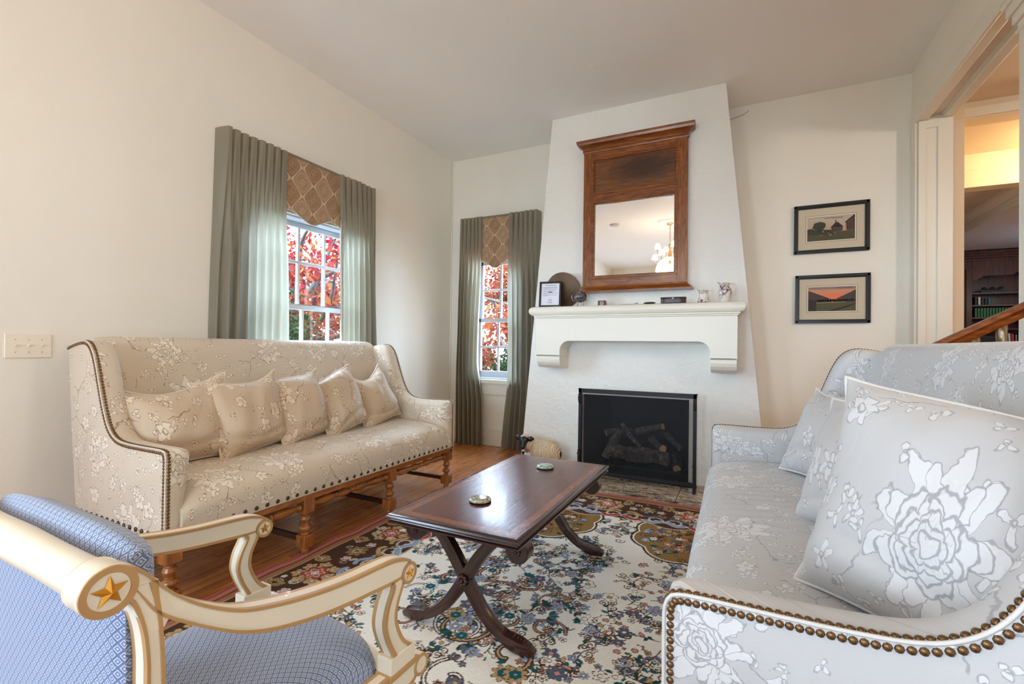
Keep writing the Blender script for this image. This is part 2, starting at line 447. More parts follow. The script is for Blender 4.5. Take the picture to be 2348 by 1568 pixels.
def valancemat():
    n = N('ogee medallion brocade'); uv = n.uv()
    x, y, _ = n.xyz(uv)
    W, H = .20, .215
    a = n.mth('MULTIPLY', x, 2 * PI / W); b = n.mth('MULTIPLY', y, 2 * PI / H)
    # ogee lattice: cos(a)+cos(b)... lines where field crosses zero
    f = n.mth('SUBTRACT', n.mth('SINE', a), n.mth('MULTIPLY', n.mth('SINE', b), .90))
    line = n.step(n.mth('ABSOLUTE', f), .10, .04)
    line2 = n.step(n.mth('ABSOLUTE', n.mth('SUBTRACT', n.mth('ABSOLUTE', f), .24)), .05, .03)
    af = n.mth('ABSOLUTE', f)
    ringm = n.step(n.mth('ABSOLUTE', n.mth('SUBTRACT', af, 1.45)), .07, .04)
    ring2 = n.step(n.mth('ABSOLUTE', n.mth('SUBTRACT', af, 1.05)), .06, .04)
    star = n.step(n.mth('ABSOLUTE', n.mth('SUBTRACT', n.mth('MULTIPLY', n.mth('SINE', n.mth('MULTIPLY', a, 2)), n.mth('SINE', n.mth('MULTIPLY', b, 2))), .5)), .12, .06)
    star = n.mth('MULTIPLY', star, n.mth('GREATER_THAN', af, .6))
    alt = n.mth('GREATER_THAN', f, 0)
    base = n.mix(alt, srgb(172, 136, 102), srgb(188, 156, 122))
    c = n.mix(n.mth('MULTIPLY', star, .5), base, srgb(214, 190, 158))
    for m in (ringm, ring2, line2): c = n.mix(n.mth('MULTIPLY', m, .65), c, srgb(132, 94, 66))
    c = n.mix(line, c, srgb(222, 202, 172))
    c = n.mix(n.mth('MULTIPLY', n.noise(uv, 300, 2, dim='2D'), .3), c, srgb(150, 116, 84))
    n.P(Base_Color=c, Roughness=.6)
    tr = n.n.new('ShaderNodeBsdfTranslucent'); n.l.new(c, tr.inputs[0])
    mx = n.n.new('ShaderNodeMixShader'); mx.inputs[0].default_value = .12
    n.l.new(n.b.outputs[0], mx.inputs[1]); n.l.new(tr.outputs[0], mx.inputs[2])
    n.l.new(mx.outputs[0], n.n['Material Output'].inputs['Surface']); return n.m
M_valance = valancemat()

def glassmat(name='window glass'):
    n = N(name); tr = n.n.new('ShaderNodeBsdfTransparent'); gl = n.n.new('ShaderNodeBsdfGlossy'); gl.inputs['Roughness'].default_value = .02
    fr = n.n.new('ShaderNodeLayerWeight'); fr.inputs[0].default_value = .25
    mx = n.n.new('ShaderNodeMixShader'); n.l.new(n.mth('MULTIPLY_ADD', n.mth('POWER', fr.outputs['Facing'], 3.), .35, .03), mx.inputs[0]); n.l.new(tr.outputs[0], mx.inputs[1]); n.l.new(gl.outputs[0], mx.inputs[2])
    n.l.new(mx.outputs[0], n.n['Material Output'].inputs['Surface']); return n.m
M_glass = glassmat()
def mirrormat():
    n = N('mirror silver'); n.P(Base_Color=(.93, .93, .92, 1), Metallic=1., Roughness=.01); return n.m
M_mirror = mirrormat()
def emit(name, c, s):
    n = N(name); n.P(Base_Color=c, Emission_Color=c, Emission_Strength=s); return n.m

# ------------------------------------------------------------------ room shell
XL, XR, YB, YR, ZC = -3.07, 1.14, 4.58, -3.83, 3.237
XR2 = 1.335; YJ = 4.43
def st(o, *a): return tag(o, kind='structure')
def boxes(name, mat, bs, parent=None, bevel=0, **k):
    m = MB()
    for a, b in bs: m.box(a, b)
    return m.build(name, mat, parent, bevel=bevel, **k)
# floor (whole house level, wooden strips)
st(boxes('floor', M_floor, [((-3.24, -4.03, -.1), (4.6, 9.4, 0))]))
st(boxes('ceiling', M_ceil, [((-3.24, -4.03, ZC), (XR2, 4.75, ZC + .12))]))
# left wall with window opening
WL = (2.05, 3.12, .73, 2.08); WBk = (-2.755, -2.185, .73, 2.08)
T = .17
st(boxes('wall_left', M_wall, [((XL - T, YR - .2, 0), (XL, -2.1, ZC)), ((XL - T, -1.0, 0), (XL, WL[0], ZC)), ((XL - T, -2.1, 0), (XL, -1.0, .73)), ((XL - T, -2.1, 2.08), (XL, -1.0, ZC)), ((XL - T, WL[1], 0), (XL, YB + T, ZC)),
                               ((XL - T, WL[0], 0), (XL, WL[1], WL[2])), ((XL - T, WL[0], WL[3]), (XL, WL[1], ZC))]))
st(boxes('wall_back', M_wall, [((XL, YB, 0), (WBk[0], YB + T, ZC)), ((WBk[1], YB, 0), (XR2, YB + T, ZC)),
                               ((WBk[0], YB, 0), (WBk[1], YB + T, WBk[2])), ((WBk[0], YB, WBk[3]), (WBk[1], YB + T, ZC))]))
# right wall: stub, header over the wide cased opening, solid part behind the camera
HZ = 2.795
st(boxes('wall_right', M_wall, [((XR, YJ, 0), (XR2, YB, ZC)), ((XR, YR - .2, HZ + .10), (XR2, YJ, ZC)),
                                ((XR, YR - .2, 0), (XR2, .9, HZ + .10))]))
# rear wall with three tall windows
RW = [(-2.4, -1.4), (-.5, .5)]
bs = [((XL, YR - .2, 0), (XR, YR, .73)), ((XL, YR - .2, 2.08), (XR, YR, ZC))]
xs_ = [XL] + [q for p in RW for q in p] + [XR]
for i in range(0, len(xs_), 2): bs.append(((xs_[i], YR - .2, .73), (xs_[i + 1], YR, 2.08)))
st(boxes('wall_rear', M_wall, bs))
# cased beam soffit and jamb (door_1 = wide cased opening)
o = tag(empty('trim_1', (0, 0, 0)), kind='structure')
m = MB()
# soffit: rails both sides + recessed field
zs = HZ
m.box((XR - .002, .9, zs), (XR + .055, YJ, zs + .10)); m.box((1.28, .9, zs), (XR2 + .002, YJ, zs + .10))
m.box((XR + .05, .9, zs + .035), (1.285, YJ, zs + .10))
m.build('beam_soffit', M_trim, o, bevel=.003)
m = MB()
m.box((XR + .05, 3.05, zs + .022), (XR + .062, YJ, zs + .036)); m.box((1.268, 3.05, zs + .022), (1.281, YJ, zs + .036))
m.build('soffit_moulding', M_trim, o, bevel=.003)
# room side casing along the header and down the stub
m = MB()
m.box((XR - .018, .9, zs - .004), (XR, YJ + .09, zs + .115)); m.box((XR - .017, YJ, 0), (XR, YJ + .089, zs))
m.build('casing', M_trim, o, bevel=.003)
# jamb panel (faces the camera)
m = MB()
yj = YJ
m.box((XR, yj - .02, 0), (XR + .045, yj, zs - .002)); m.box((1.25, yj - .02, 0), (XR2, yj, zs - .002))
m.box((XR + .04, yj - .019, zs - .06), (1.26, yj, zs - .003)); m.box((XR + .04, yj - .019, 0), (1.26, yj, .25)); m.box((XR + .001, yj - .006, 0), (XR2 - .001, yj - .001, zs - .004))
m.build('jamb_panel', M_trim, o, bevel=.002)
# column with capital
cl = tag(empty('column', (1.2375, 2.89, 0)), 'cream square column with moulded capital under the cased beam, at right edge behind the handrail', 'column')
m = MB(); m.box((-.0975, -.11, .12), (.0975, .11, zs - .18)); m.build('shaft', M_trim, cl, bevel=.004)
m = MB(); m.box((-.11, -.13, 0), (.11, .13, .12)); m.build('base', M_trim, cl, bevel=.006)
m = MB()
for z0, z1, e in ((zs - .20, zs - .18, .015), (zs - .18, zs - .15, .006), (zs - .15, zs - .10, .03), (zs - .10, zs - .05, .055), (zs - .05, zs - .02, .075), (zs - .02, zs, .085)):
    m.box((-.0975 - e * .5, -.11 - e, z0), (.0975 + e * .5, .11 + e, z1))
m.build('capital', M_trim, cl, bevel=.006, bseg=3)
# baseboards
def bboard(name, pts_boxes): return st(boxes(name, M_trim, pts_boxes, bevel=.004))
bboard('baseboard_back', [((XL, YB - .018, 0), (-1.88, YB, .17)), ((XL, YB - .024, .165), (-1.88, YB, .18)), ((XL, YB - .012, .18), (-1.88, YB, .20)),
                          ((.2, YB - .018, 0), (XR, YB, .17)), ((.2, YB - .012, .17), (XR, YB, .20))])
bboard('baseboard_left', [((XL, YR, 0), (XL + .018, YB - .024, .17)), ((XL, YR, .17), (XL + .012, YB - .024, .20))])
bboard('baseboard_rear', [((XL + .02, YR, 0), (XR, YR + .018, .19))])

# ------------------------------------------------------------------ windows (structure)
def window(name, along, a0, a1, z0, z1, wallc, outward, muntA, muntB, rail=1.39, depth=T):
    """along 'x' or 'y'; wallc = inner wall coordinate; outward = sign of outside direction"""
    root = tag(empty(name), kind='structure')
    def bx(m, p0, p1, q0, q1, w0, w1):
        # p along the wall, q = depth outward from inner face, w = z
        d0, d1 = wallc + outward * q0, wallc + outward * q1
        if along == 'y': m.box((min(d0, d1), p0, w0), (max(d0, d1), p1, w1))
        else: m.box((p0, min(d0, d1), w0), (p1, max(d0, d1), w1))
    m = MB()   # jamb liner
    bx(m, a0, a0 + .02, 0, depth, z0, z1); bx(m, a1 - .02, a1, 0, depth, z0, z1); bx(m, a0, a1, 0, depth, z1 - .02, z1); bx(m, a0, a1, .0, depth, z0, z0 + .02)
    m.build('window_frame', M_white, root, bevel=.002)
    m = MB()   # casing inside
    bx(m, a0 - .09, a0 + .005, -.02, 0, z0 - .02, z1 + .09); bx(m, a1 - .005, a1 + .09, -.02, 0, z0 - .02, z1 + .09); bx(m, a0 - .09, a1 + .09, -.022, 0, z1 - .005, z1 + .09)
    m.build('casing', M_trim, root, bevel=.003)
    m = MB()
    bx(m, a0 - .11, a1 + .11, -.05, .03, z0 - .045, z0); bx(m, a0 - .09, a1 + .09, -.02, 0, z0 - .15, z0 - .045); bx(m, a0 - .09, a1 + .09, -.026, 0, z0 - .165, z0 - .15)
    m.build('window_sill', M_trim, root, bevel=.004)
    for nm, s0, s1, q, ms, zm in (('upper_sash', rail - .02, z1 - .02, .10, muntA[0], muntA[1]), ('lower_sash', z0 + .02, rail + .02, .065, muntB[0], muntB[1])):
        m = MB()
        bx(m, a0 + .02, a0 + .06, q, q + .035, s0, s1); bx(m, a1 - .06, a1 - .02, q, q + .035, s0, s1)
        top = .04; bot = .04 if nm == 'upper_sash' else .07
        bx(m, a0 + .02, a1 - .02, q, q + .035, s1 - top, s1); bx(m, a0 + .02, a1 - .02, q, q + .035, s0, s0 + bot)
        sh = m.build(nm, M_white, root, bevel=.003)
        m = MB()
        for c in ms: bx(m, c - .011, c + .011, q + .005, q + .03, s0, s1)
        for c in zm: bx(m, a0 + .03, a1 - .03, q + .006, q + .029, c - .011, c + .011)
        m.build('muntins', M_white, sh, bevel=.003)
        m = MB(); bx(m, a0 + .04, a1 - .04, q + .016, q + .019, s0 + .02, s1 - .02)
        m.build('pane', M_glass, sh)
    return root
window('window_1', 'y', *WL, XL, -1, ([2.33, 2.585, 2.84], [1.745]), ([2.34, 2.60, 2.86], [1.08]))
window('window_2', 'x', *WBk, YB, 1, ([-2.465], [1.735]), ([-2.475], [1.09]))
window('window_5', 'y', -2.1, -1.0, .73, 2.08, XL, -1, ([-1.82, -1.55, -1.28], [1.745]), ([-1.82, -1.55, -1.28], [1.08]))
for i, (a, b) in enumerate(RW):
    window('window_%d' % (i + 3), 'x', a, b, .73, 2.08, YR, -1, ([a + .33, a + .67], [1.745]), ([a + .33, a + .67], [1.08]), depth=.2)

# ------------------------------------------------------------------ rooms beyond the cased opening
M_hall = wallmat('hall paint', srgb(228, 214, 192))
M_hallc = wallmat('hall ceiling paint', srgb(226, 214, 198), .05)
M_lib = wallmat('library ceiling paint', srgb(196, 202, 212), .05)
o = tag(empty('door_1'), kind='structure')     # opening from hall to passage
boxes('header', M_hall, [((XR2, 4.63, 2.836), (4.5, 4.79, 3.06))], o)
boxes('jamb', M_hall, [((XR2 - .01, 4.60, 0), (1.455, 4.79, 3.0)), ((3.3, 4.63, 0), (4.5, 4.79, 2.836))], o)
boxes('casing', M_trim, [((XR2, 4.615, 0), (1.445, 4.63, 2.91)), ((XR2, 4.615, 2.845), (3.3, 4.63, 2.91))], o, bevel=.003)
st(boxes('ceiling', M_hallc, [((XR2, -4.03, 2.96), (4.5, 4.63, 3.06))])).name = 'ceiling_hall'
st(boxes('ceiling_passage', M_hallc, [((XR2, 4.79, 2.91), (4.5, 5.7, 3.01))]))
st(boxes('wall_hall_right', M_hall, [((3.9, -4.03, 0), (4.05, 9.4, 3.0))]))
st(boxes('wall_hall_rear', M_hall, [((XR2, -4.13, 0), (4.05, -4.03, 3.0))]))
st(boxes('wall_passage_left', M_hall, [((1.30, 4.79, 0), (1.455, 9.4, 3.0))]))
st(boxes('wall_library_back', M_lib, [((1.3, 9.15, 0), (4.1, 9.3, 3.0))]))
st(boxes('ceiling_library', M_lib, [((1.3, 5.82, 2.66), (2.29, 9.2, 2.74)), ((2.29, 5.82, 2.48), (4.1, 9.2, 2.74))]))
st(boxes('trim_2', M_trim, [((1.455, 5.7, 2.753), (4.0, 5.82, 3.0)), ((1.455, 5.66, 2.595), (4.0, 5.82, 2.753))], bevel=.003))
m = MB()
prof = [(0, 0), (.07, 0), (.065, -.02), (.045, -.03), (.03, -.05), (.015, -.07), (.01, -.085), (0, -.085)]
m.prism(prof, lambda a, b, t: (2.29 - a, t, 2.66 + b), 5.82, 9.15)
m.box((2.278, 5.82, 2.48), (2.29, 9.15, 2.52))
st(m.build('trim_3', M_white, bevel=.002))
lamp = tag(empty('ceiling_lamp', (2.45, 5.2, 2.91)), 'lit round flush ceiling lamp in the passage beyond the opening', 'lamp')
m = MB(); m.lathe([(.13, 0), (.13, -.02), (.12, -.05), (.08, -.08), (.01, -.095)], seg=24); m.build('lamp_shade', emit('warm lamp glass', (1, .72, .36, 1), 4), lamp, smooth=True)
m = MB(); m.lathe([(.15, -.003), (.15, -.018), (.135, -.025)], seg=24); m.build('rim', M_nail, lamp, smooth=True)
point('passage_lamp_light', (2.45, 5.2, 2.62), 10, (1, .66, .30), .08)
point('hall_fill_light', (2.6, 1.5, 2.5), 26, (1, .93, .82), .15)  # bare point light added to brighten the hall, no lamp hangs there

point('library_fill_light', (3.4, 7.2, 1.9), 3.2, (.72, .84, 1), .3)  # cool light added to brighten the library, which has no window
# bookcase
bk = tag(empty('bookcase', (2.685, 8.62, .13)), 'dark wooden library bookcase with cornice and scalloped frieze beyond the opening', 'bookcase')
m = MB(); m.box((0, .2, 0), (1.3, .24, 2.3)); m.build('back_panel', M_bookcase, bk)
m = MB(); m.box((0, -.12, 0), (.09, .2, 2.2)); m.box((.02, -.14, 0), (.07, -.12, 2.1)); m.build('side_panel', M_bookcase, bk, bevel=.004)
m = MB(); m.box((1.2, -.12, 0), (1.3, .2, 2.2)); m.build('side_panel', M_bookcase, bk, bevel=.004)
m = MB()
poly = [(.09, 2.2), (.09, 1.94), (.13, 1.94), (.15, 1.97), (.19, 1.98), (.2, 2.0), (.50, 2.0), (.53, 2.03), (.58, 2.05), (.63, 2.03), (.66, 2.0), (1.05, 2.0), (1.1, 1.97), (1.2, 1.94), (1.2, 2.2)]
m.prism(poly, lambda a, b, t: (a, t, b), -.12, -.09); m.build('frieze', M_bookcase, bk)
m = MB()
for z0, z1, e in ((2.2, 2.24, .0), (2.24, 2.27, .02), (2.27, 2.3, .04), (2.3, 2.335, .06)): m.box((-e, -.12 - e, z0), (1.3 + e, .22, z1))
m.build('cornice', M_bookcase, bk, bevel=.004)
shelf_z = [1.755, 1.588, 1.419, 1.267, 1.062]
for z in shelf_z:
    m = MB(); m.box((.09, -.11, z), (1.2, .2, z + .022)); m.build('shelf', M_bookcase, bk, bevel=.003)
random.seed(4)
M_bk = {k: simple('book ' + k, c, .5) for k, c in dict(green=srgb(40, 110, 62), blue=srgb(30, 70, 150), white=srgb(206, 206, 210), red=srgb(176, 52, 48), black=srgb(22, 22, 30), teal=srgb(40, 110, 130), cream=srgb(196, 180, 150)).items()}
def book(x, z, wd, h, c, lab, grp, tilt=0, dp=.13):
    m = MB(); M = Matrix.Translation((2.685 + x, 8.52, z + .13)) @ Matrix.Rotation(tilt, 4, 'Y')
    m.box((0, .004, .003), (wd, dp, h - .003), 1, M); m.box((0, 0, 0), (wd, .006, h), 0, M); m.box((0, 0, 0), (.003, dp, h), 0, M); m.box((wd - .003, 0, 0), (wd, dp, h), 0, M)
    tag(m.build('book', [M_bk[c], M_bk['white']]), lab, 'book', grp)
x = .12
for i in range(17):
    wd = .028; book(x, 1.4415, wd, .125, 'green', 'green-bound volume in the matching row on the middle library shelf', 'green-bound set on the library shelf'); x += wd + .002
x = .12
for i, c in enumerate(['black', 'white', 'black', 'black', 'teal']):
    book(x, 1.6105, .03, .11 - .008 * i, c, 'shelf %s book standing upright above the green-bound set%s' % (c, ['', '', ', beside the white one', ', last dark one of the row', ''][i]), 'dark books above the green set'); x += .034
x = .30
for i, (c, wd) in enumerate([('blue', .09), ('blue', .03), ('red', .03)]):
    book(x, 1.2895, wd, .09 if i == 0 else .10, c, ['wide blue book on the shelf below the green set', 'narrow blue book beside the wide blue one', 'red book at the end of the short blue row'][i], 'books under the green set'); x += wd + .004
x = .66
for i, (c, wd) in enumerate([('white', .028), ('black', .05), ('black', .03), ('white', .04), ('cream', .03), ('white', .03), ('blue', .03)]):
    book(x, 1.2895, wd, .125 - .006 * (i % 3), c, 'upright %s book on the right of the shelf below the green set' % c, 'upright books right of the handrail baluster'); x += wd + .003
x = .43
for i, (c, wd) in enumerate([('white', .025), ('white', .025), ('red', .03), ('cream', .016), ('blue', .03), ('blue', .024), ('black', .04), ('white', .03), ('teal', .03), ('white', .022), ('blue', .04), ('teal', .035), ('blue', .022), ('white', .028), ('teal', .03), ('red', .03)]):
    book(x, 1.0845, wd, .145 - .007 * (i % 4), c, 'upright %s book on the lowest visible library shelf' % c, 'books on the lowest visible library shelf', tilt=-.06 if i < 3 else 0); x += wd + .005
for i in range(3):
    m = MB(); m.box((2.80, 8.51, 1.2145 + .034 * i), (3.06 - .02 * i, 8.65, 1.2145 + .034 * i + .031))
    tag(m.build('book', M_bk['black'], bevel=.002), 'black book lying flat, %s of the small pile at left of the lowest shelf' % ['bottom', 'middle', 'top'][i], 'book', 'flat pile of black books')
m = MB()
m.tube([(2.90 + .012 * i, 8.58, 1.907 + .045 + .02 * math.sin(i * .9)) for i in range(18)], .016, 8); m.box((2.88, 8.56, 1.9075), (3.14, 8.60, 1.94))
tag(m.build('ornament', M_bk['black'], smooth=True), 'small dark figurine group on the top shelf of the library bookcase', 'ornament')

# staircase & handrail
sr = tag(empty('staircase', (.735, 2.70, 0)), 'wooden handrail with twisted balusters rising to the right behind the right sofa', 'staircase')
m = MB()
for i in range(6): m.box((.0 + .28 * i, -.95, 0), (.28 * (i + 1), .03, .15 + .15 * i))
m.build('steps', M_oak, sr, bevel=.006)
slope = .593
m = MB()
prof = [(-.028, -.022), (-.03, -.01), (-.02, -.004), (-.03, .006), (-.026, .02), (-.012, .028), (.012, .028), (.026, .02), (.03, .006), (.02, -.004), (.03, -.01), (.028, -.022), (.02, -.034), (-.02, -.034)]
x0, x1 = -.008, 1.4
m.prism(prof, lambda a, b, t: (t, a, b + 1.100 + slope * t), x0, x1)
m.build('handrail', M_rail, sr, smooth=True)
def baluster(xp, parent):
    m = MB(); zt = 1.075 + slope * xp
    zb = .15 + .15 * int(xp / .28) if xp > 0 else .0
    rings = []
    for i in range(61):
        z = zb + (zt - zb) * i / 60; tw = i * .32
        rings.append([(xp + .014 * (1 + .35 * math.cos(2 * (2 * PI * k / 12 - tw))) * math.cos(2 * PI * k / 12), .014 * (1 + .35 * math.cos(2 * (2 * PI * k / 12 - tw))) * math.sin(2 * PI * k / 12), z) for k in range(12)])
    m.grid(rings, close_v=True); return m.build('baluster', M_bal, parent, smooth='all')
M_bal = simple('silver-brown twisted baluster', srgb(136, 118, 92), .3, .6)
for xp in (.07, .154, .24, .335, .44, .55, .66): baluster(xp, sr)
m = MB(); m.box((.002, -.028, 0), (.040, .028, 1.05)); m.box((.0, -.03, 1.04), (.042, .03, 1.06)); m.build('newel_post', M_rail, sr, bevel=.008)

# ------------------------------------------------------------------ fireplace
fp = tag(empty('fireplace', (-.86, 4.1, 0)), 'white plaster chimney breast tapering to the ceiling with moulded mantel shelf and dark firebox', 'fireplace')
fpI = Matrix.Translation((.9, -4.2, 0))
def part(mb, name, mats, root, **k):
    """vertices are in world space; make them local to root"""
    inv = root.matrix_world.inverted() if root.parent else (Matrix.Translation(root.location) @ Euler(root.rotation_euler).to_matrix().to_4x4()).inverted()
    mb.v = [tuple(inv @ Vector(p)) for p in mb.v]
    return mb.build(name, mats, root, **k)
FY = lambda z: 4.06 + .058 * z / ZC
xl = lambda z: -1.901 + .264 * z / ZC
xr = lambda z: .168 - .315 * z / ZC
m = MB()
zsr = [0, .681, 1.1, 1.5, 2.0, 2.5, ZC]
xa, xb = -1.302, -.400
rows = []
for z in zsr: rows.append([(xl(z), FY(z), z), (xa, FY(z), z), ((xa + xb) / 2, FY(z), z), (xb, FY(z), z), (xr(z), FY(z), z)])
for i in range(len(zsr) - 1):
    for j in range(4):
        if i == 0 and j in (1, 2): continue
        k = len(m.v); m.v += [rows[i][j], rows[i][j + 1], rows[i + 1][j + 1], rows[i + 1][j]]; m.face([k, k + 1, k + 2, k + 3])
for i in range(len(zsr) - 1):
    for j, sgn in ((0, -1), (4, 1)):
        a, b = rows[i][j], rows[i + 1][j]; k = len(m.v)
        m.v += [a, b, (b[0], YB - .001, b[2]), (a[0], YB - .001, a[2])]; m.face([k, k + 1, k + 2, k + 3])
rr = .015
k = len(m.v)
# reveal of the opening (plaster thickness)
for P in ([(xa, FY(0), 0), (xa, FY(.681), .681), (xa, 4.12, .681), (xa, 4.12, 0)], [(xb, FY(0), 0), (xb, FY(.681), .681), (xb, 4.12, .681), (xb, 4.12, 0)], [(xa, FY(.681), .681), (xb, FY(.681), .681), (xb, 4.12, .681), (xa, 4.12, .681)]):
    k = len(m.v); m.v += P; m.face([k, k + 1, k + 2, k + 3])
part(m, 'chimney_breast', M_plaster, fp)
M_soot = simple('sooty firebrick', srgb(46, 44, 46), .9, bump=(18, .5, .01), var=.3)
m = MB()
y0, y1 = 4.12, 4.545
for P in ([(xa, y0, 0), (xa - .0, y0, .682), (xa + .12, y1, .682), (xa + .12, y1, 0)], [(xb, y0, 0), (xb, y0, .682), (xb - .12, y1, .682), (xb - .12, y1, 0)],
          [(xa + .12, y1, 0), (xb - .12, y1, 0), (xb - .12, y1, .682), (xa + .12, y1, .682)], [(xa, y0, .682), (xb, y0, .682), (xb - .12, y1, .682), (xa + .12, y1, .682)], [(xa, y0, .004), (xb, y0, .004), (xb - .12, y1, .004), (xa + .12, y1, .004)]):
    k = len(m.v); m.v += P; m.face([k, k + 1, k + 2, k + 3])
part(m, 'firebox', M_soot, fp)
# mantel shelf with bullnose ends
m = MB()
zc_, hh = 1.415, .040
ns = 10
def shelf_ring(e):   # outline with half-round nose offset e
    return [(-1.693 - e, 4.11), (-1.693 - e, 3.87 - e), (-.034 + e, 3.87 - e), (-.034 + e, 4.11)]
rings = []
for i in range(ns + 1):
    a = -PI / 2 + PI * i / ns; rings.append([(x, y, zc_ + hh * math.sin(a)) for x, y in shelf_ring(hh * math.cos(a))])
m.grid(rings, close_v=True); b0 = 0
m.face([0, 1, 2, 3]); m.face([ns * 4 + k for k in range(4)][::-1])
part(m, 'mantel_shelf', M_trim, fp, smooth=35)
m = MB()
for z0, z1, e in ((1.363, 1.376, .018), (1.350, 1.363, .008)): m.box((-1.665 - e, 3.845 - e, z0), (-.045 + e, 4.09, z1))
# body with corbel cutout
body = [(-1.665, 1.35), (-1.665, 1.02), (-1.44, 1.02)]
for i in range(9):
    a = PI - PI / 2 * i / 8; body.append((-1.355 + .085 * math.cos(a), 1.068 + .085 * math.sin(a)))
for i in range(9):
    a = PI / 2 - PI / 2 * i / 8; body.append((-.320 + .085 * math.cos(a), 1.068 + .085 * math.sin(a)))
body += [(-.235, 1.02), (-.045, 1.02), (-.045, 1.35)]
m.prism(body, lambda a, b, t: (a, t, b), 3.845, 4.09)
part(m, 'mantel_face', M_trim, fp, bevel=.003)
for (cx0, cx1) in ((-1.665, -1.44), (-.235, -.045)):
    m = MB()
    pr = [(0, 1.07), (.012, 1.07), (.012, 1.03), (.0, 1.03), (0, 1.02), (.012, 1.018), (.012, .99), (.018, .965), (.036, .94), (.065, .922), (.10, .916), (.25, .916), (.25, 1.07)]
    pr = [(3.845 + a, b) for a, b in pr]
    m.prism(pr, lambda a, b, t: (t, a, b), cx0 + .004, cx1 - .004)
    part(m, 'corbel', M_trim, fp, bevel=.002)
# hearth slab
def marble():
    n = N('veined hearth marble'); p = n.geo().outputs['Position']
    v = n.mp(p, (4, 16, 4)); g = n.noise(v, 1.4, 7, .68, 1.4)
    e = n.mth('ABSOLUTE', n.mth('SUBTRACT', g, .5)); 
    c = n.ramp(n.noise(n.mp(p, (3, 14, 3), loc=(4, 1, 0)), 1.3, 5, .6, 1.0), [(.3, srgb(120, 84, 46)), (.45, srgb(205, 186, 160)), (.7, srgb(222, 208, 190))])
    c = n.mix(n.step(e, .022, .014), c, srgb(48, 36, 28))
    g2 = n.noise(n.mp(p, (3, 9, 3), loc=(1, 5, 0)), 2.2, 6, .7, 2)
    c = n.mix(n.step(g2, .42, .03), c, srgb(52, 40, 32))
    x, y, z = n.xyz(p)
    gr = n.mth('MAXIMUM', n.mth('LESS_THAN', n.mth('ABSOLUTE', n.mth('SUBTRACT', n.mth('FRACT', n.mth('DIVIDE', n.mth('ADD', x, .44), .62)), .0)), .008), n.mth('LESS_THAN', n.mth('ABSOLUTE', n.mth('SUBTRACT', y, 3.93)), .003))
    c = n.mix(gr, c, srgb(60, 46, 34))
    n.P(Base_Color=c, Roughness=.25); return n.m
hs = boxes('hearth_slab', marble(), [((-1.50, 3.40, 0.0), (.10, 4.10, .006))]); 
tag(hs, 'cream and brown veined marble hearth slab on the floor before the fireplace', 'hearth')

# gas log set
lg = tag(empty('gas_log_set', (-.86, 4.27, 0)), 'charred ceramic logs stacked on a grate inside the firebox', 'logs')
def logmat():
    n = N('charred ceramic log'); o = n.obj(); g = n.noise(n.mp(o, (10, 10, 10)), 3, 6, .7)
    n.P(Base_Color=n.ramp(g, [(.35, srgb(52, 50, 50)), (.55, srgb(96, 88, 82)), (.75, srgb(170, 150, 130))]), Roughness=.85); n.bump(g, 1, .012); return n.m
M_log = logmat(); M_logend = simple('cut log end', srgb(206, 160, 120), .8, bump=(50, .3, .003))
def log(p0, p1, r, seed, ends=(1, 1)):
    random.seed(seed); m = MB(); p0 = Vector(p0) + Vector((.035, -.08, .004)); p1 = Vector(p1) + Vector((.035, -.08, .004)); n_ = 9; rings = []
    d = (p1 - p0); q = d.to_track_quat('Z', 'Y').to_matrix(); ph = [random.uniform(0, 6) for _ in range(4)]
    for i in range(n_):
        t = i / (n_ - 1); c = p0 + d * t + Vector((0, 0, .02 * math.sin(t * 3 + ph[0]))); rr_ = r * (1 - .15 * t + .08 * math.sin(t * 7 + ph[1]))
        rings.append([tuple(c + q @ Vector((rr_ * (1 + .12 * math.sin(3 * a + ph[2] + t) + .06 * math.sin(7 * a + ph[3] * t)) * math.cos(a), rr_ * (1 + .1 * math.sin(4 * a + ph[1])) * math.sin(a), 0))) for a in [2 * PI * k / 16 for k in range(16)]])
    m.grid(rings, close_v=True)
    m.face([k for k in range(16)][::-1], ends[0]); m.face([(n_ - 1) * 16 + k for k in range(16)], ends[1])
    part(m, 'log', [M_log, M_logend], lg, smooth=35)
log((-1.13, 4.26, .16), (-.86, 4.24, .15), .062, 1, (0, 0))
log((-.95, 4.24, .175), (-.60, 4.22, .145), .072, 2, (0, 0))
log((-1.14, 4.22, .10), (-1.05, 4.36, .36), .038, 3)
log((-1.16, 4.30, .30), (-.95, 4.42, .36), .030, 4)
log((-1.02, 4.34, .42), (-.84, 4.22, .24), .022, 5)
log((-1.02, 4.45, .32), (-.66, 4.30, .40), .036, 6, (0, 1))
log((-.78, 4.44, .26), (-.645, 4.22, .265), .033, 7)
log((-.68, 4.42, .34), (-.50, 4.24, .27), .026, 8, (0, 0))
log((-.56, 4.42, .15), (-.535, 4.22, .10), .036, 9)
m = MB()
for yy in (4.13, 4.38): m.box((-1.14, yy, .05), (-.46, yy + .015, .07))
for i in range(6):
    xx = -1.12 + i * .125; m.box((xx, 4.12, .065), (xx + .012, 4.40, .08))
for xx in (-1.11, -.48):
    for yy in (4.13, 4.38): m.box((xx, yy, .004), (xx + .015, yy + .015, .06))
part(m, 'grate', M_dark, lg)
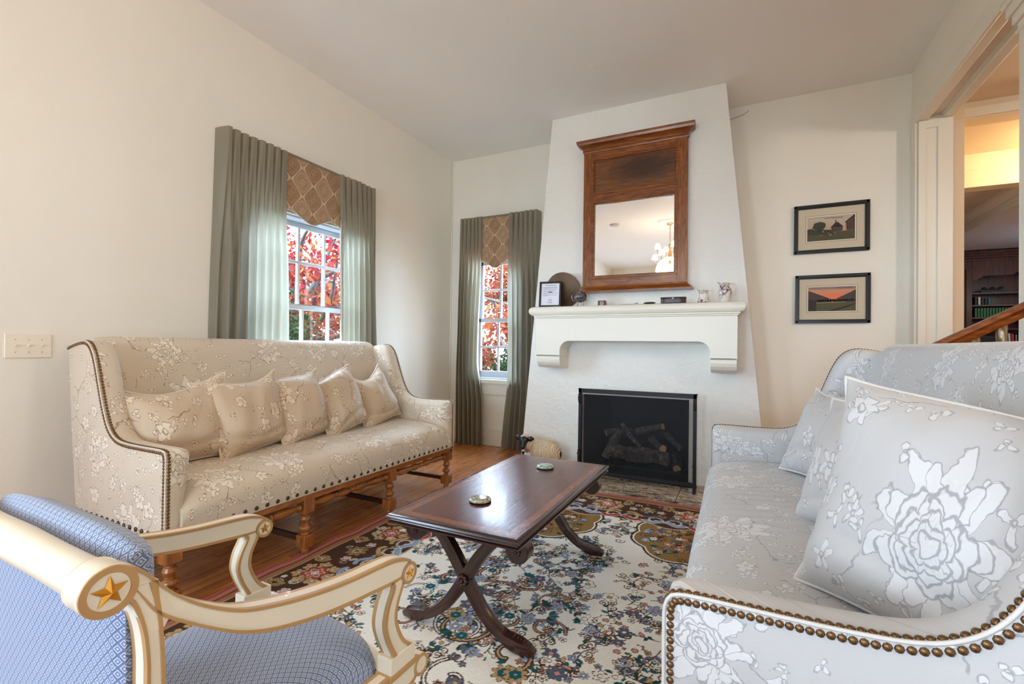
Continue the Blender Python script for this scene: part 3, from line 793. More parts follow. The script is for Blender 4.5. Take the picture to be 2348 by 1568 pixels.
# fire screen
scn = tag(empty('fire_screen', (-.79, 3.84, 0)), 'black iron framed mesh fire screen standing before the firebox', 'fire screen')
def meshmat():
    n = N('black screen mesh'); tr = n.n.new('ShaderNodeBsdfTransparent'); n.P(Base_Color=srgb(10, 10, 14), Roughness=.6)
    mx = n.n.new('ShaderNodeMixShader'); mx.inputs[0].default_value = .30; n.l.new(tr.outputs[0], mx.inputs[1]); n.l.new(n.b.outputs[0], mx.inputs[2])
    n.l.new(mx.outputs[0], n.n['Material Output'].inputs['Surface']); return n.m
X0, X1 = -1.258, -.322
m = MB(); m.box((X0 + .01, 3.846, .05), (X1 - .01, 3.848, .73)); part(m, 'mesh_panel', meshmat(), scn)
m = MB()
m.box((X0, 3.83, .716), (X1, 3.855, .751)); m.box((X0, 3.83, .04), (X1, 3.855, .072))
m.box((X0, 3.83, .04), (X0 + .026, 3.855, .751)); m.box((X1 - .026, 3.83, .04), (X1, 3.855, .751))
part(m, 'frame', M_dark, scn, bevel=.003)
for xx in (X0 + .002, X1 - .024):
    m = MB(); m.box((xx, 3.805, .006), (xx + .022, 3.83, .24)); m.box((xx, 3.78, .006), (xx + .022, 3.90, .022)); m.box((xx - .003, 3.80, .20), (xx + .025, 3.83, .215))
    part(m, 'foot', M_dark, scn, bevel=.003)
    m = MB(); m.tube([(xx + .011, 3.825, .715), (xx + .011, 3.805, .705), (xx + .011, 3.795, .675), (xx + .011, 3.805, .64), (xx + .011, 3.827, .63)], .007, 8)
    part(m, 'handle', M_dark, scn, smooth=True)
# sheep figurine
sh = tag(empty('sheep_figurine', (-1.585, 3.84, 0)), 'cream woolly sheep figurine with black face standing on the hearth', 'figurine')
def wool():
    n = N('carved wool'); o = n.obj(); v = n.mp(o, (420, 160, 60)); v = n.vm('ADD', v, n.vm('SCALE', n.noise(o, 30, 3, color=True), sc=16))
    n_ = n.mth('SINE', n.xyz(v)[0])
    n.P(Base_Color=n.mix(n.mth('MULTIPLY_ADD', n_, .5, .5), srgb(206, 170, 126), srgb(240, 222, 190)), Roughness=.8); n.bump(n_, .8, .004); return n.m
M_wool = wool(); M_face = simple('black glazed face', srgb(24, 24, 26), .22)
sk = [((-.13, 0, .2), .055), ((-.05, .01, .185), .088), ((.05, .01, .18), .094), ((.13, .01, .175), .088), ((.165, .01, .17), .06)]
m = MB(); P = []
pts = spline([s[0] for s in sk], 22)
for i, p in enumerate(pts):
    t = i / 21; rr_ = .095 * (max(0, 1 - abs(2 * t - 1.02) ** 3.2)) ** .5 + .004
    P.append([(p.x, p.y + rr_ * .8 * math.cos(a), p.z + rr_ * math.sin(a)) for a in [2 * PI * k / 24 for k in range(24)]])
m.grid(P, close_v=True)
m.tube([(-.11, -.01, .20), (-.135, -.03, .235), (-.15, -.045, .262)], lambda t: .058 - .014 * t, 16)
m.ball((-.152, -.045, .288), .044, 16, 8, sq=(1.05, .9, .85))
m.build('fleece', M_wool, sh, smooth='all')
m = MB()
hp = [Vector(q) for q in ((-.152, -.062, .285), (-.150, -.085, .262), (-.144, -.108, .228), (-.14, -.12, .205))]
m.tube(spline(hp, 10), lambda t: (.042, .044, .042, .038, .034, .030, .026, .023, .019, .012)[min(9, int(t * 9.01))], 16)
m.build('face', M_face, sh, smooth='all')
for sgn in (-1, 1):
    m = MB(); a = Vector((-.152 + sgn * .028, -.06, .285)); b = a + Vector((sgn * .068, -.004, .008))
    m.tube(spline([a, (a + b) / 2 + Vector((0, 0, .002)), b], 9), lambda t: .004 + .019 * math.sin(PI * min(1, .12 + t * .86)), 12)
    m.build('ear', M_face, sh, smooth='all')
m = MB(); m.tube([(-.147 + .036 * math.cos(a), -.088 + .02 * math.sin(a), .196 + .01 * math.sin(a)) for a in [2 * PI * k / 20 for k in range(20)]], .0018, 6, closed=True)
m.lathe([(.003, 0), (.016, -.008), (.014, -.014), (.006, -.026), (.009, -.036), (.004, -.04)], Matrix.Translation((-.135, -.118, .19)), 10); m.build('bell', M_face, sh, smooth=True)
for lx, ly in ((-.075, -.04), (-.065, .05), (.11, -.04), (.12, .05)):
    m = MB(); m.lathe([(.017, 0), (.018, .012), (.012, .02), (.013, .06), (.020, .12)], Matrix.Translation((lx, ly, 0)), 12); m.build('leg', M_face, sh, smooth=True)

# ------------------------------------------------------------------ trumeau mirror
mr = empty('trumeau_mirror', (-.862, 4.036, 1.58)); mr.rotation_euler = (R(-.45), 0, 0)
tag(mr, 'tall mahogany trumeau mirror with dark upper panel leaning above the mantel shelf', 'mirror')
W2 = .44
for sgn in (-1, 1):
    m = MB(); m.box((-W2, 0, .03), (-W2 + .085, .04, 1.28)) if sgn < 0 else m.box((W2 - .085, 0, .03), (W2, .04, 1.28))
    m.build('stile', M_mirrorwood, mr, bevel=.003)
for z0, z1 in ((.03, .14), (.80, .885), (1.175, 1.28)):
    m = MB(); m.box((-W2 + .083, .001, z0), (W2 - .083, .038, z1)); m.build('rail', M_mirrorwood_x, mr, bevel=.003)
m = MB()
def frame_ring(m, x0, x1, z0, z1, w_, y0, y1):
    m.box((x0, y0, z0), (x0 + w_, y1, z1)); m.box((x1 - w_, y0, z0), (x1, y1, z1)); m.box((x0, y0, z0), (x1, y1, z0 + w_)); m.box((x0, y0, z1 - w_), (x1, y1, z1))
frame_ring(m, -W2 + .08, W2 - .08, .128, .81, .014, -.008, .02); frame_ring(m, -W2 + .09, W2 - .09, .138, .80, .014, -.002, .02)
frame_ring(m, -W2 + .08, W2 - .08, .875, 1.19, .014, -.006, .02)
m.build('inner_moulding', M_mirrorwood_x, mr, bevel=.004)
m = MB(); m.box((-W2 + .10, .016, .148), (W2 - .10, .019, .79)); m.build('mirror_glass', M_mirror, mr)
m = MB(); m.box((-W2 + .09, .01, .88), (W2 - .09, .02, 1.185)); o = m.build('upper_panel', M_panel, mr)
for v in o.data.vertices: v.co.z -= 1.03
o.location.z = 1.03
m = MB()
# cornice & base as swept mouldings (front + returns)
def mould(m, prof, x0, x1, y1):
    """prof: (projection, z)"""
    rings = [[(x0 - e, y1, z), (x0 - e, -e, z), (x1 + e, -e, z), (x1 + e, y1, z)] for e, z in prof]
    b = len(m.v); m.grid(rings, close_v=True); n_ = len(rings)
    m.face([b, b + 1, b + 2, b + 3]); m.face([b + (n_ - 1) * 4 + k for k in range(4)][::-1])
mould(m, [(.004, 1.25), (.006, 1.26), (.010, 1.266), (.006, 1.274), (.012, 1.286), (.018, 1.296), (.035, 1.308), (.048, 1.314), (.052, 1.326), (.056, 1.34), (.056, 1.35), (.050, 1.353)], -W2, W2, .04)
m.build('cornice', M_mirrorwood_x, mr, smooth=25)
m = MB(); mould(m, [(.044, 0), (.046, .014), (.038, .020), (.028, .028), (.014, .042), (.004, .050), (.002, .065)], -W2, W2, .04); m.build('base_moulding', M_mirrorwood_x, mr, smooth=25)

# ------------------------------------------------------------------ things on the mantel (top z = 1.409)
MZ = 1.4555
fr = empty('framed_card', (-1.56, 3.90, MZ), R(8)); tag(fr, 'small black framed notice card leaning on the left of the mantel shelf', 'frame')
def leanbox(m, p0, p1, tilt, mi=0): m.box(p0, p1, mi, Matrix.Rotation(tilt, 4, 'X'))
tl = R(-7)
m = MB(); MT = Matrix.Rotation(tl, 4, 'X')
def fbox(m, a, b, mi=0): m.box(a, b, mi, MT)
for a, b in (((-.098, 0, 0), (-.082, .015, .232)), ((.082, 0, 0), (.098, .015, .232)), ((-.098, 0, 0), (.098, .015, .017)), ((-.098, 0, .215), (.098, .015, .232))): fbox(m, a, b)
m.build('frame', M_black, fr, bevel=.002)
M_paper = simple('white paper', srgb(224, 226, 236), .6); M_ink = simple('grey ink', srgb(120, 120, 132), .7); M_ink2 = simple('brown ink', srgb(80, 60, 56), .7)
m = MB(); fbox(m, (-.084, .006, .015), (.084, .012, .217), 0); m.build('card', M_paper, fr)
m = MB(); random.seed(2)
x = -.045
while x < .048:
    w_ = random.uniform(.003, .006); fbox(m, (x, .0045, .196), (x + w_, .006, .201)); x += w_ + .002
for z, x1 in ((.178, .062), (.171, .064), (.158, .056), (.147, .05), (.141, -.035), (.127, .066), (.121, -.03), (.108, .06), (.102, -.02)): fbox(m, (-.066, .0045, z), (x1, .006, z + .0022))
fbox(m, (-.025, .0045, .036), (.022, .006, .0385))
for k in range(28):
    a = 2 * PI * k / 28; fbox(m, (.015 * math.cos(a) - .0012, .0045, .058 + .015 * math.sin(a) - .0012), (.015 * math.cos(a) + .0012, .006, .058 + .015 * math.sin(a) + .0012))
for k in range(16):
    fbox(m, (-.009 + k * .0012, .0045, .055 + .006 * abs(math.sin(k * .62))), (-.0075 + k * .0012, .006, .057 + .006 * abs(math.sin(k * .62))))
m.build('printed_lines', M_ink, fr)
m = MB(); m.box((-.02, .014, .0), (.02, .075, .004)); m.box((-.02, .07, 0), (.02, .074, .12), 0, Matrix.Translation((0, .0, 0)) @ Matrix.Rotation(R(22), 4, 'X')); m.build('easel_back', M_black, fr)
# pewter plate
pl = empty('round_plate', (-1.49, 4.035, MZ + .158)); tag(pl, 'round dark pewter plate standing behind the framed card on the mantel', 'plate')
pl.rotation_euler = (R(-78), 0, 0)
m = MB(); m.lathe([(.005, .012), (.085, .012), (.10, .006), (.112, .004), (.155, -.002), (.163, -.004), (.165, 0), (.163, .004), (.115, .011), (.10, .014), (.086, .019), (.005, .019)], Matrix.Rotation(PI, 4, 'X') @ Matrix.Translation((0, 0, -.012)), 48)
m.build('dish', simple('tarnished pewter', srgb(92, 70, 50), .45, .55, var=.2), pl, smooth=25)
# silver sugar bowl
sg = empty('silver_sugar_bowl', (-1.275, 3.90, MZ)); tag(sg, 'dark silver lidded sugar bowl with two handles and thin legs on the mantel', 'bowl')
M_silver = simple('tarnished silver', srgb(140, 142, 150), .18, 1)
m = MB(); m.lathe([(.006, .030), (.025, .034), (.048, .048), (.058, .066), (.060, .074), (.0605, .078), (.058, .080), (.055, .094), (.046, .106), (.043, .107)], seg=28); m.build('bowl', M_silver, sg, smooth=30)
m = MB(); m.lathe([(.045, .106), (.044, .110), (.030, .120), (.016, .126), (.008, .129), (.005, .134), (.004, .14)], seg=24)
m.tube([(0, 0, .135), (-.004, 0, .142), (.002, 0, .15), (.006, 0, .158), (.004, 0, .168)], lambda t: .0055 - .003 * t, 8); m.build('lid', M_silver, sg, smooth=30)
for sgn in (-1, 1):
    m = MB(); m.tube(spline([(sgn * .050, 0, .098), (sgn * .064, 0, .106), (sgn * .076, 0, .094), (sgn * .077, 0, .07), (sgn * .064, 0, .05), (sgn * .048, 0, .046)], 18), .0028, 8); m.build('handle', M_silver, sg, smooth='all')
for k in range(4):
    a = PI / 4 + k * PI / 2 + .3; m = MB(); c, s_ = math.cos(a), math.sin(a)
    m.tube(spline([(.030 * c, .030 * s_, .040), (.034 * c, .034 * s_, .022), (.030 * c, .030 * s_, .010), (.036 * c, .036 * s_, .002)], 10), lambda t: .0045 - .0015 * t, 8); m.build('leg', M_silver, sg, smooth='all')
# card
cd = empty('folded_card', (-1.087, 3.90, MZ), R(2)); tag(cd, 'small maroon card with white round emblem standing on the mantel', 'card')
m = MB(); MC = Matrix.Rotation(R(-12), 4, 'X'); m.box((-.034, 0, 0), (.034, .0015, .040), 0, MC); m.box((-.034, .024, 0), (.034, .0255, .038), 0, Matrix.Rotation(R(14), 4, 'X')); m.build('card', simple('maroon card', srgb(96, 66, 70), .6), cd)
m = MB()
m.lathe([(.0145, 0), (.0145, .0006)], MC @ Matrix.Translation((0, 0, .022)) @ Matrix.Rotation(PI / 2, 4, 'X'), 24)
m.box((-.016, -.0006, .0025), (.012, 0, .0045), 0, MC); m.build('emblem', simple('white emblem', srgb(232, 226, 226), .6), cd)
m = MB(); m.lathe([(.011, 0), (.011, .0005)], MC @ Matrix.Translation((0, -.0006, .022)) @ Matrix.Rotation(PI / 2, 4, 'X'), 20)
m.build('emblem_centre', simple('maroon centre', srgb(96, 66, 70), .6), cd)
m = MB(); m.tube([tuple(MC @ Vector((-.006 + .0012 * k, -.0016, .020 + .004 * math.sin(k * .8)))) for k in range(11)], .0011, 6); m.build('emblem_mark', bpy.data.materials['white emblem'], cd)
# knife, dark small thing, box
kn = empty('letter_knife', (-.865, 3.90, MZ), R(4)); tag(kn, 'pale bone letter knife lying on the mantel left of the small dark case', 'knife')
m = MB(); m.tube(spline([(-.08, 0, .006), (-.03, 0, .006), (.03, 0, .005), (.06, 0, .007)], 12), lambda t: .0065 - .003 * abs(2 * t - 1), 8, flat=.5); m.build('blade', simple('bone', srgb(222, 212, 190), .4), kn, smooth='all')
m = MB(); m.tube([(.055, 0, .006), (.070, 0, .010), (.082, 0, .014)], .004, 8, flat=.6); m.build('tip', M_black, kn, smooth='all')
dk = empty('spectacle_case', (-.692, 3.90, MZ), R(-5)); tag(dk, 'small flat black case between bone knife and leather box on mantel', 'case')
m = MB(); m.ball((0, 0, .009), .05, 20, 8, sq=(1, .45, .17)); m.build('case', M_black, dk, smooth='all')
lb = empty('leather_box', (-.507, 3.90, MZ), R(2)); tag(lb, 'dark brown leather oval box on the right half of the mantel', 'box')
def oval(hx, hy, n_=32, p=4): return [(hx * math.copysign(abs(math.cos(2 * PI * k / n_)) ** (2 / p), math.cos(2 * PI * k / n_)), hy * math.copysign(abs(math.sin(2 * PI * k / n_)) ** (2 / p), math.sin(2 * PI * k / n_))) for k in range(n_)]
M_leather = simple('dark brown leather', srgb(54, 38, 34), .32, bump=(90, .2, .002))
m = MB(); m.prism(oval(.095, .045), lambda a, b, t: (a, b, t), 0, .036); m.build('body', M_leather, lb, bevel=.002, smooth=30)
m = MB(); m.prism(oval(.098, .048), lambda a, b, t: (a, b, t), .0365, .0475); m.build('lid', M_leather, lb, bevel=.004, bseg=3, smooth=30)
m = MB(); m.box((-.008, -.051, .028), (.008, -.046, .044)); m.build('clasp', M_nail, lb, bevel=.001)
def transfer():
    n = N('brown transferware'); p = n.obj(); x, y, z = n.xyz(p)
    g = n.noise(p, 60, 3, .6, 1.5); l = n.step(n.mth('ABSOLUTE', n.mth('SUBTRACT', g, .5)), .028, .012)
    blot = n.step(n.noise(p, 42, 2, .5), .43, .02)
    att = n.n.new('ShaderNodeAttribute'); att.attribute_name = 'deco'
    mk = n.mth('MULTIPLY', n.mth('MAXIMUM', l, blot), att.outputs['Fac'])
    n.P(Base_Color=n.mix(mk, srgb(232, 226, 216), srgb(96, 66, 72)), Roughness=.15); n.b.inputs['Coat Weight'].default_value = .5; return n.m
M_china = transfer()
def deco(o, f):
    a = o.data.attributes.new('deco', 'FLOAT', 'POINT'); a.data.foreach_set('value', [f(v.co) for v in o.data.vertices])
def jug(name, loc, rz, prof, handle, label, f, faceted=24, spout=.02, sm=30):
    r_ = empty(name, loc, rz); tag(r_, label, 'jug')
    m = MB(); zt = prof[-1][1]; n_ = len(prof); P = []
    inner = [(max(r - .004, .004), z) for r, z in reversed(prof)]
    full = [(.003, prof[0][1])] + prof + inner
    for r, z in full:
        row = []
        for k in range(faceted):
            a = 2 * PI * k / faceted; sp = max(0, math.cos(a - PI)) ** 6 * max(0, (z - .72 * zt) / (.28 * zt)) * spout
            wav = .0025 * math.cos(a * 4) * max(0, (z - .9 * zt) / (.1 * zt))
            row.append(((r + sp) * math.cos(a), r * math.sin(a), z + sp * .6 + wav))
        P.append(row)
    m.grid(P, close_v=True); m.face(list(range(faceted))[::-1]); o = m.build('body', M_china, r_, smooth=sm); deco(o, f)
    m = MB(); m.tube(spline(handle, 24), .0052, 10, flat=.8); o = m.build('handle', M_china, r_, smooth='all'); deco(o, lambda c: 0)
jug('small_jug', (-.285, 3.90, MZ), 0, [(.042, 0), (.044, .006), (.041, .02), (.036, .045), (.031, .062), (.029, .072), (.030, .084), (.034, .094)],
    [(.030, 0, .085), (.050, 0, .090), (.062, 0, .092), (.060, 0, .06), (.056, 0, .03), (.040, 0, .018)], 'small octagonal brown and white transferware jug on the mantel, left of the taller one',
    lambda c: 1. if c.z < .022 or c.z > .07 else 0., 16, .018, 15)
jug('tall_jug', (-.135, 3.90, MZ), 0, [(.032, 0), (.033, .005), (.040, .03), (.048, .062), (.049, .078), (.043, .095), (.032, .110), (.028, .120), (.031, .132), (.036, .142)],
    [(.032, 0, .135), (.055, 0, .140), (.072, 0, .125), (.070, 0, .095), (.056, 0, .07), (.046, 0, .055)], 'taller brown and white transferware jug with scalloped rim at the right end of the mantel',
    lambda c: 1. if (c.z > .045 + .02 * math.sin(c.x * 60)) else 0., 32, .022)

# ------------------------------------------------------------------ framed prints on the back wall
def print_obj(x0, x1, z0, z1, label, scene_fn):
    r_ = empty('framed_print', ((x0 + x1) / 2, YB, (z0 + z1) / 2)); tag(r_, label, 'picture', 'framed prints on the back wall right of the chimney')
    hx, hz = (x1 - x0) / 2, (z1 - z0) / 2; m = MB()
    frame_ring(m, -hx, hx, -hz, hz, .021, -.028, -.002); frame_ring(m, -hx + .02, hx - .02, -hz + .02, hz - .02, .008, -.022, -.002); m.build('frame', M_black, r_, bevel=.003)
    m = MB(); m.box((-hx + .02, -.012, -hz + .02), (hx - .02, -.006, hz - .02)); m.build('mat_board', M_mat, r_)
    m = MB(); px, pz = .162, .099; cx = .0
    frame_ring(m, cx - px - .011, cx + px + .011, -pz - .011, pz + .011, .0016, -.0128, -.012); m.build('ruled_line', M_ink2, r_)
    m = MB(); m.box((cx - px - .006, -.0135, -pz - .006), (cx + px + .006, -.012, pz + .006)); pp = m.build('print', M_printw, r_)
    m = MB(); mats = scene_fn(m, px, pz, cx); m.build('artwork', mats, pp, fix=False)
M_mat = simple('cream mat board', srgb(206, 194, 170), .8); M_printw = simple('print paper', srgb(230, 222, 206), .7)
def poly(m, pts, mi, k, px, pz, cx):
    b = len(m.v); m.v += [(cx + x * px, -.0137 - .00012 * k, y * pz) for x, y in pts]; m.face(list(range(b, b + len(pts))), mi)
def blob(cx, cy, rx, ry, n_=18, seed=0, rough=.12):
    random.seed(seed); return [(cx + rx * (1 + random.uniform(-rough, rough)) * math.cos(2 * PI * k / n_), cy + ry * (1 + random.uniform(-rough, rough)) * math.sin(2 * PI * k / n_)) for k in range(n_)]
def flatm(name, c): return simple(name, c, .7)
C1 = [flatm('print sky', srgb(186, 172, 152)), flatm('print pink sky', srgb(196, 158, 136)), flatm('print green', srgb(58, 62, 44)), flatm('print dark', srgb(44, 36, 32)), flatm('print grass', srgb(78, 76, 52)), flatm('print house', srgb(104, 80, 68)), flatm('print pale', srgb(206, 184, 162))]
def art1(m, px, pz, cx):
    A = (px, pz, cx)
    poly(m, [(-1, -1), (1, -1), (1, 1), (-1, 1)], 0, 0, *A); poly(m, [(-1, -.3), (1, -.3), (1, .15), (-1, .15)], 1, 1, *A)
    poly(m, blob(-.4, .75, .5, .06, seed=3), 6, 2, *A); poly(m, blob(.1, .55, .4, .05, seed=4), 6, 2, *A)
    poly(m, [(-1, -1), (1, -1), (1, -.3), (-.2, -.28), (-1, 0)], 4, 3, *A)
    poly(m, [(-1, -.45), (-1, 0), (-.8, .05), (-.7, -.05), (-.3, -.1), (.1, -.15), (.1, -.5), (-.5, -.55)], 2, 4, *A)
    poly(m, blob(-.5, .22, .28, .36, seed=5, rough=.16), 2, 5, *A); poly(m, [(-.52, -.3), (-.46, -.3), (-.48, .1), (-.51, .1)], 3, 6, *A)
    poly(m, [(.02, -.3), (.02, .05), (.5, .05), (.5, -.3)], 5, 7, *A); poly(m, [(-.02, .02), (.2, .42), (.3, .45), (.54, .02)], 3, 8, *A); poly(m, [(.18, .4), (.18, .6), (.25, .6), (.25, .4)], 5, 9, *A)
    for k in range(5): poly(m, [(.06 + .09 * k, -.28), (.06 + .09 * k, -.02), (.1 + .09 * k, -.02), (.1 + .09 * k, -.28)], 3, 9, *A)
    poly(m, [(.62, .35), (1, .95), (1, -.4), (.64, -.25)], 5, 9, *A); poly(m, [(.58, .38), (1, 1), (1, .8), (.64, .33)], 3, 10, *A)
    for k in range(4): poly(m, [(.69 + .08 * k, -.25), (.69 + .08 * k, .3 + .12 * k), (.73 + .08 * k, .33 + .12 * k), (.73 + .08 * k, -.25)], 3, 11, *A)
    random.seed(8)
    for k in range(24):
        x, y = random.uniform(-.6, .5), random.uniform(-.62, -.3); poly(m, [(x, y), (x + .03, y), (x + .02, y + .12)], random.choice([3, 6, 5, 3]), 12, *A)
    for k in range(14): poly(m, [(-.25 + .055 * k, .80), (-.25 + .055 * k, .85), (-.21 + .055 * k, .85), (-.21 + .055 * k, .80)], 3, 12, *A)
    return C1
C2 = [flatm('dusk grey', srgb(150, 126, 112)), flatm('dusk salmon', srgb(206, 142, 112)), flatm('dusk orange', srgb(232, 124, 84)), flatm('mountain', srgb(74, 62, 56)), flatm('field green', srgb(84, 82, 54)), flatm('field dark', srgb(52, 46, 34)), flatm('road', srgb(150, 128, 100))]
def art2(m, px, pz, cx):
    A = (px, pz, cx)
    poly(m, [(-1, -1), (1, -1), (1, 1), (-1, 1)], 0, 0, *A); poly(m, [(-1, -.2), (1, -.2), (1, .78), (-1, .78)], 1, 1, *A)
    poly(m, [(-.5, -.1), (.6, -.1), (.45, .4), (-.35, .4)], 2, 2, *A)
    poly(m, [(-1, -.4), (-1, .72), (-.5, .35), (-.1, .05), (.05, -.4)], 3, 3, *A); poly(m, [(1, -.4), (1, .72), (.6, .35), (.2, .02), (0, -.4)], 3, 3, *A)
    poly(m, [(-1, -1), (1, -1), (1, -.28), (-1, -.28)], 4, 4, *A)
    for k in range(16): poly(m, blob(-.6 + .1 * k, -.12 - .01 * (k % 3), .08, .1 + .03 * (k % 2), 10, k, .2), 5, 5, *A)
    poly(m, [(-1, -.3), (.6, -.26), (.6, -.30), (-1, -.36)], 6, 6, *A); poly(m, [(-.2, -1), (.15, -1), (1, -.35), (1, -.42)], 5, 6, *A)
    poly(m, [(-1, -1), (-.65, -1), (-.65, -.1), (-1, 0)], 5, 7, *A)
    for k in range(10): poly(m, [(.25 + .06 * k, .86), (.25 + .06 * k, .91), (.29 + .06 * k, .91), (.29 + .06 * k, .86)], 3, 7, *A)
    return C2
print_obj(.368, .877, 1.898, 2.292, 'upper black framed print of a tree and gabled house on the wall', art1)
print_obj(.379, .884, 1.322, 1.713, 'lower black framed print of an orange dusk valley on the wall', art2)

# light switch plate
sw = empty('light_switch', (XL, .990, 1.074)); tag(sw, 'cream three-toggle light switch plate on the left wall', 'light switch')
M_sw = simple('ivory plastic', srgb(240, 230, 212), .3)
m = MB(); m.box((0, -.083, -.0575), (.006, .083, .0575)); m.build('plate', M_sw, sw, bevel=.004, bseg=3)
for dy in (-.047, 0, .047):
    m = MB(); m.box((.006, dy - .005, -.012), (.0075, dy + .005, .012)); m.box((.006, dy - .0035, .0), (.016, dy + .0035, .007), 0, Matrix.Translation((0, 0, 0))); m.build('toggle', M_sw, sw, bevel=.001)
    m = MB()
    for dz in (-.03, .03): m.ball((.006, dy, dz), .0028, 8, 4, sq=(.5, 1, 1))
    m.build('screw', simple('screw', srgb(190, 176, 150), .4, .5), sw, smooth='all')
# wall wires
m = MB(); m.tube([(.02, YB - .004, ZC - .05), (-.02, YB - .004, ZC - .075), (-.17, YB - .004, ZC - .11), (-.20, YB - .004, ZC - .14), (-.21, YB - .004, 2.8), (-.215, YB - .004, 2.3), (-.22, YB - .004, 1.4)], .0022, 6)
tag(m.build('wire', simple('painted wire', srgb(150, 138, 118), .6), smooth='all'), 'thin painted-over wire running down the back wall beside the chimney', 'wire')
m = MB(); m.cyl((XL + .008, YB - .008, .2), (XL + .008, YB - .008, ZC), .007, seg=8)
st(m.build('trim_4', M_trim))

# ------------------------------------------------------------------ curtains
def smooth_lerp(keys, z):
    for (z0, a), (z1, b) in zip(keys, keys[1:]):
        if z0 <= z <= z1: return a + (b - a) * (z - z0) / (z1 - z0)
    return keys[-1][1] if z > keys[-1][0] else keys[0][1]
def curtain(label, along, wallc, inward, ekeys0, ekeys1, z0, z1, folds, seed, ret=(True, False), off=.115):
    """ekeys: [(z, coordinate)...] ascending z for both edges"""
    random.seed(seed); nz, nx = 36, 150; P = []; UV = []
    ph = [random.uniform(-.5, .5) for _ in range(folds + 3)]
    hem = [random.uniform(-.01, .006) for _ in range(6)]
    for i in range(nz + 1):
        t = i / nz; z = z0 + (z1 - z0) * t; row = []; uvr = []
        a, b = smooth_lerp(ekeys0, z), smooth_lerp(ekeys1, z)
        for j in range(nx + 1):
            s = j / nx; q = s * folds
            tri = abs((q % 1) - .5) * 2; pleat = (tri ** 4) * .045
            k = int(q); w_ = ph[k] * (1 - (q % 1)) + ph[k + 1] * (q % 1)
            wave = (.5 + .5 * math.cos(2 * PI * (q + .22 * w_ * (1 - t)))) ** 1.2
            amp = .022 + .070 * (1 - t) ** .6
            top = min(1, max(0, (1 - t) * 3.2))
            d = off - pleat * (1 - top) * 1 - amp * top * (1 - wave) * .9 + .006 * math.sin(9 * s + 5 * t + seed)
            if ret[0] and s < .045: d = d * (s / .045) ** .4 + .004
            if ret[1] and s > .955: d = d * ((1 - s) / .045) ** .4 + .004
            c = a + (b - a) * s + .004 * math.sin(seed + 13 * t + 4 * s) * (1 - t)
            zz = z + (hem[int(s * 5)] if i == 0 else 0)
            p = (wallc + inward * d, c, zz) if along == 'y' else (c, wallc + inward * d, zz)
            row.append(p); uvr.append((c * 1.6, z))
        P.append(row); UV.append(uvr)
    m = MB(); m.grid(P, UV=UV)
    cen = (P[0][nx // 2][0], P[0][nx // 2][1], 0)
    root = empty('curtain', cen); tag(root, label, 'curtain')
    m.v = [(p[0] - cen[0], p[1] - cen[1], p[2]) for p in m.v]
    m.build('drape', M_curtain, root, smooth='all')
    return root, cen
def valance(label, along, wallc, inward, c0, c1, z0, z1, cyc, depth=.085):
    m = MB(); nx, nz = 60, 24; P = []; UV = []
    for i in range(nz + 1):
        row = []; u = []
        for j in range(nx + 1):
            s = j / nx; c = c0 + (c1 - c0) * s
            bot = z0 + cyc(s); z = bot + (z1 - bot) * i / nz; d = depth + .004 * math.sin(s * 20 + i * .3) * (1 - i / nz)
            row.append((wallc + inward * d, c, z) if along == 'y' else (c, wallc + inward * d, z)); u.append((c, z))
        P.append(row); UV.append(u)
    cen = P[0][nx // 2]; cen = (cen[0], cen[1], 0)
    root = empty('window_valance', cen); tag(root, label, 'valance')
    m.grid(P, UV=UV); m.v = [(p[0] - cen[0], p[1] - cen[1], p[2]) for p in m.v]
    m.build('fabric_panel', M_valance, root, smooth='all', solid=.004)
    m = MB(); m.tube([(p[0] - cen[0] + (.002 * inward if along == 'y' else 0), p[1] - cen[1] + (.002 * inward if along != 'y' else 0), p[2]) for p in P[0]], .003, 6); m.build('piping', M_pipe_l, root, smooth='all')
    m = MB()
    if along == 'y': m.box((wallc, c0, z1 - .005), (wallc + inward * (depth + .003), c1, z1 + .012))
    else: m.box((c0, min(wallc, wallc + inward * (depth + .003)), z1 - .005), (c1, max(wallc, wallc + inward * (depth + .003)), z1 + .012))
    m.v = [(p[0] - cen[0], p[1] - cen[1], p[2]) for p in m.v]; m.build('mounting_board', M_curtain, root)
curtain('sage green pleated curtain at the left side of the left wall window', 'y', XL, 1, [(0, 1.80), (1.1, 1.824), (2.5, 1.848)], [(0, 2.38), (1.1, 2.329), (2.0, 2.311), (2.5, 2.317)], .012, 2.485, 8, 3, (True, False))
curtain('sage green pleated curtain at the right side of the left wall window', 'y', XL, 1, [(0, 2.79), (1.1, 2.852), (2.0, 2.83), (2.5, 2.801)], [(0, 3.36), (1.1, 3.292), (2.0, 3.25), (2.5, 3.218)], .012, 2.49, 7, 5, (False, True))
curtain('sage green pleated curtain at the left side of the narrow back window', 'x', YB, -1, [(0, -2.936), (.8, -2.93), (1.6, -2.92), (2.52, -2.889)], [(0, -2.568), (.5, -2.58), (.9, -2.645), (1.4, -2.63), (2.0, -2.598), (2.52, -2.60)], .008, 2.525, 6, 7, (True, False))
curtain('sage green pleated curtain at the right side of the narrow back window, beside the chimney', 'x', YB, -1, [(0, -2.33), (.6, -2.27), (1.2, -2.262), (2.0, -2.275), (2.52, -2.266)], [(0, -1.93), (.8, -1.93), (1.6, -1.93), (2.52, -1.931)], .008, 2.528, 6, 9, (False, True))
_cr = [o_ for o_ in bpy.data.objects if o_.name.startswith('curtain') and 'right side of the left wall' in o_.get('label', '')][0]
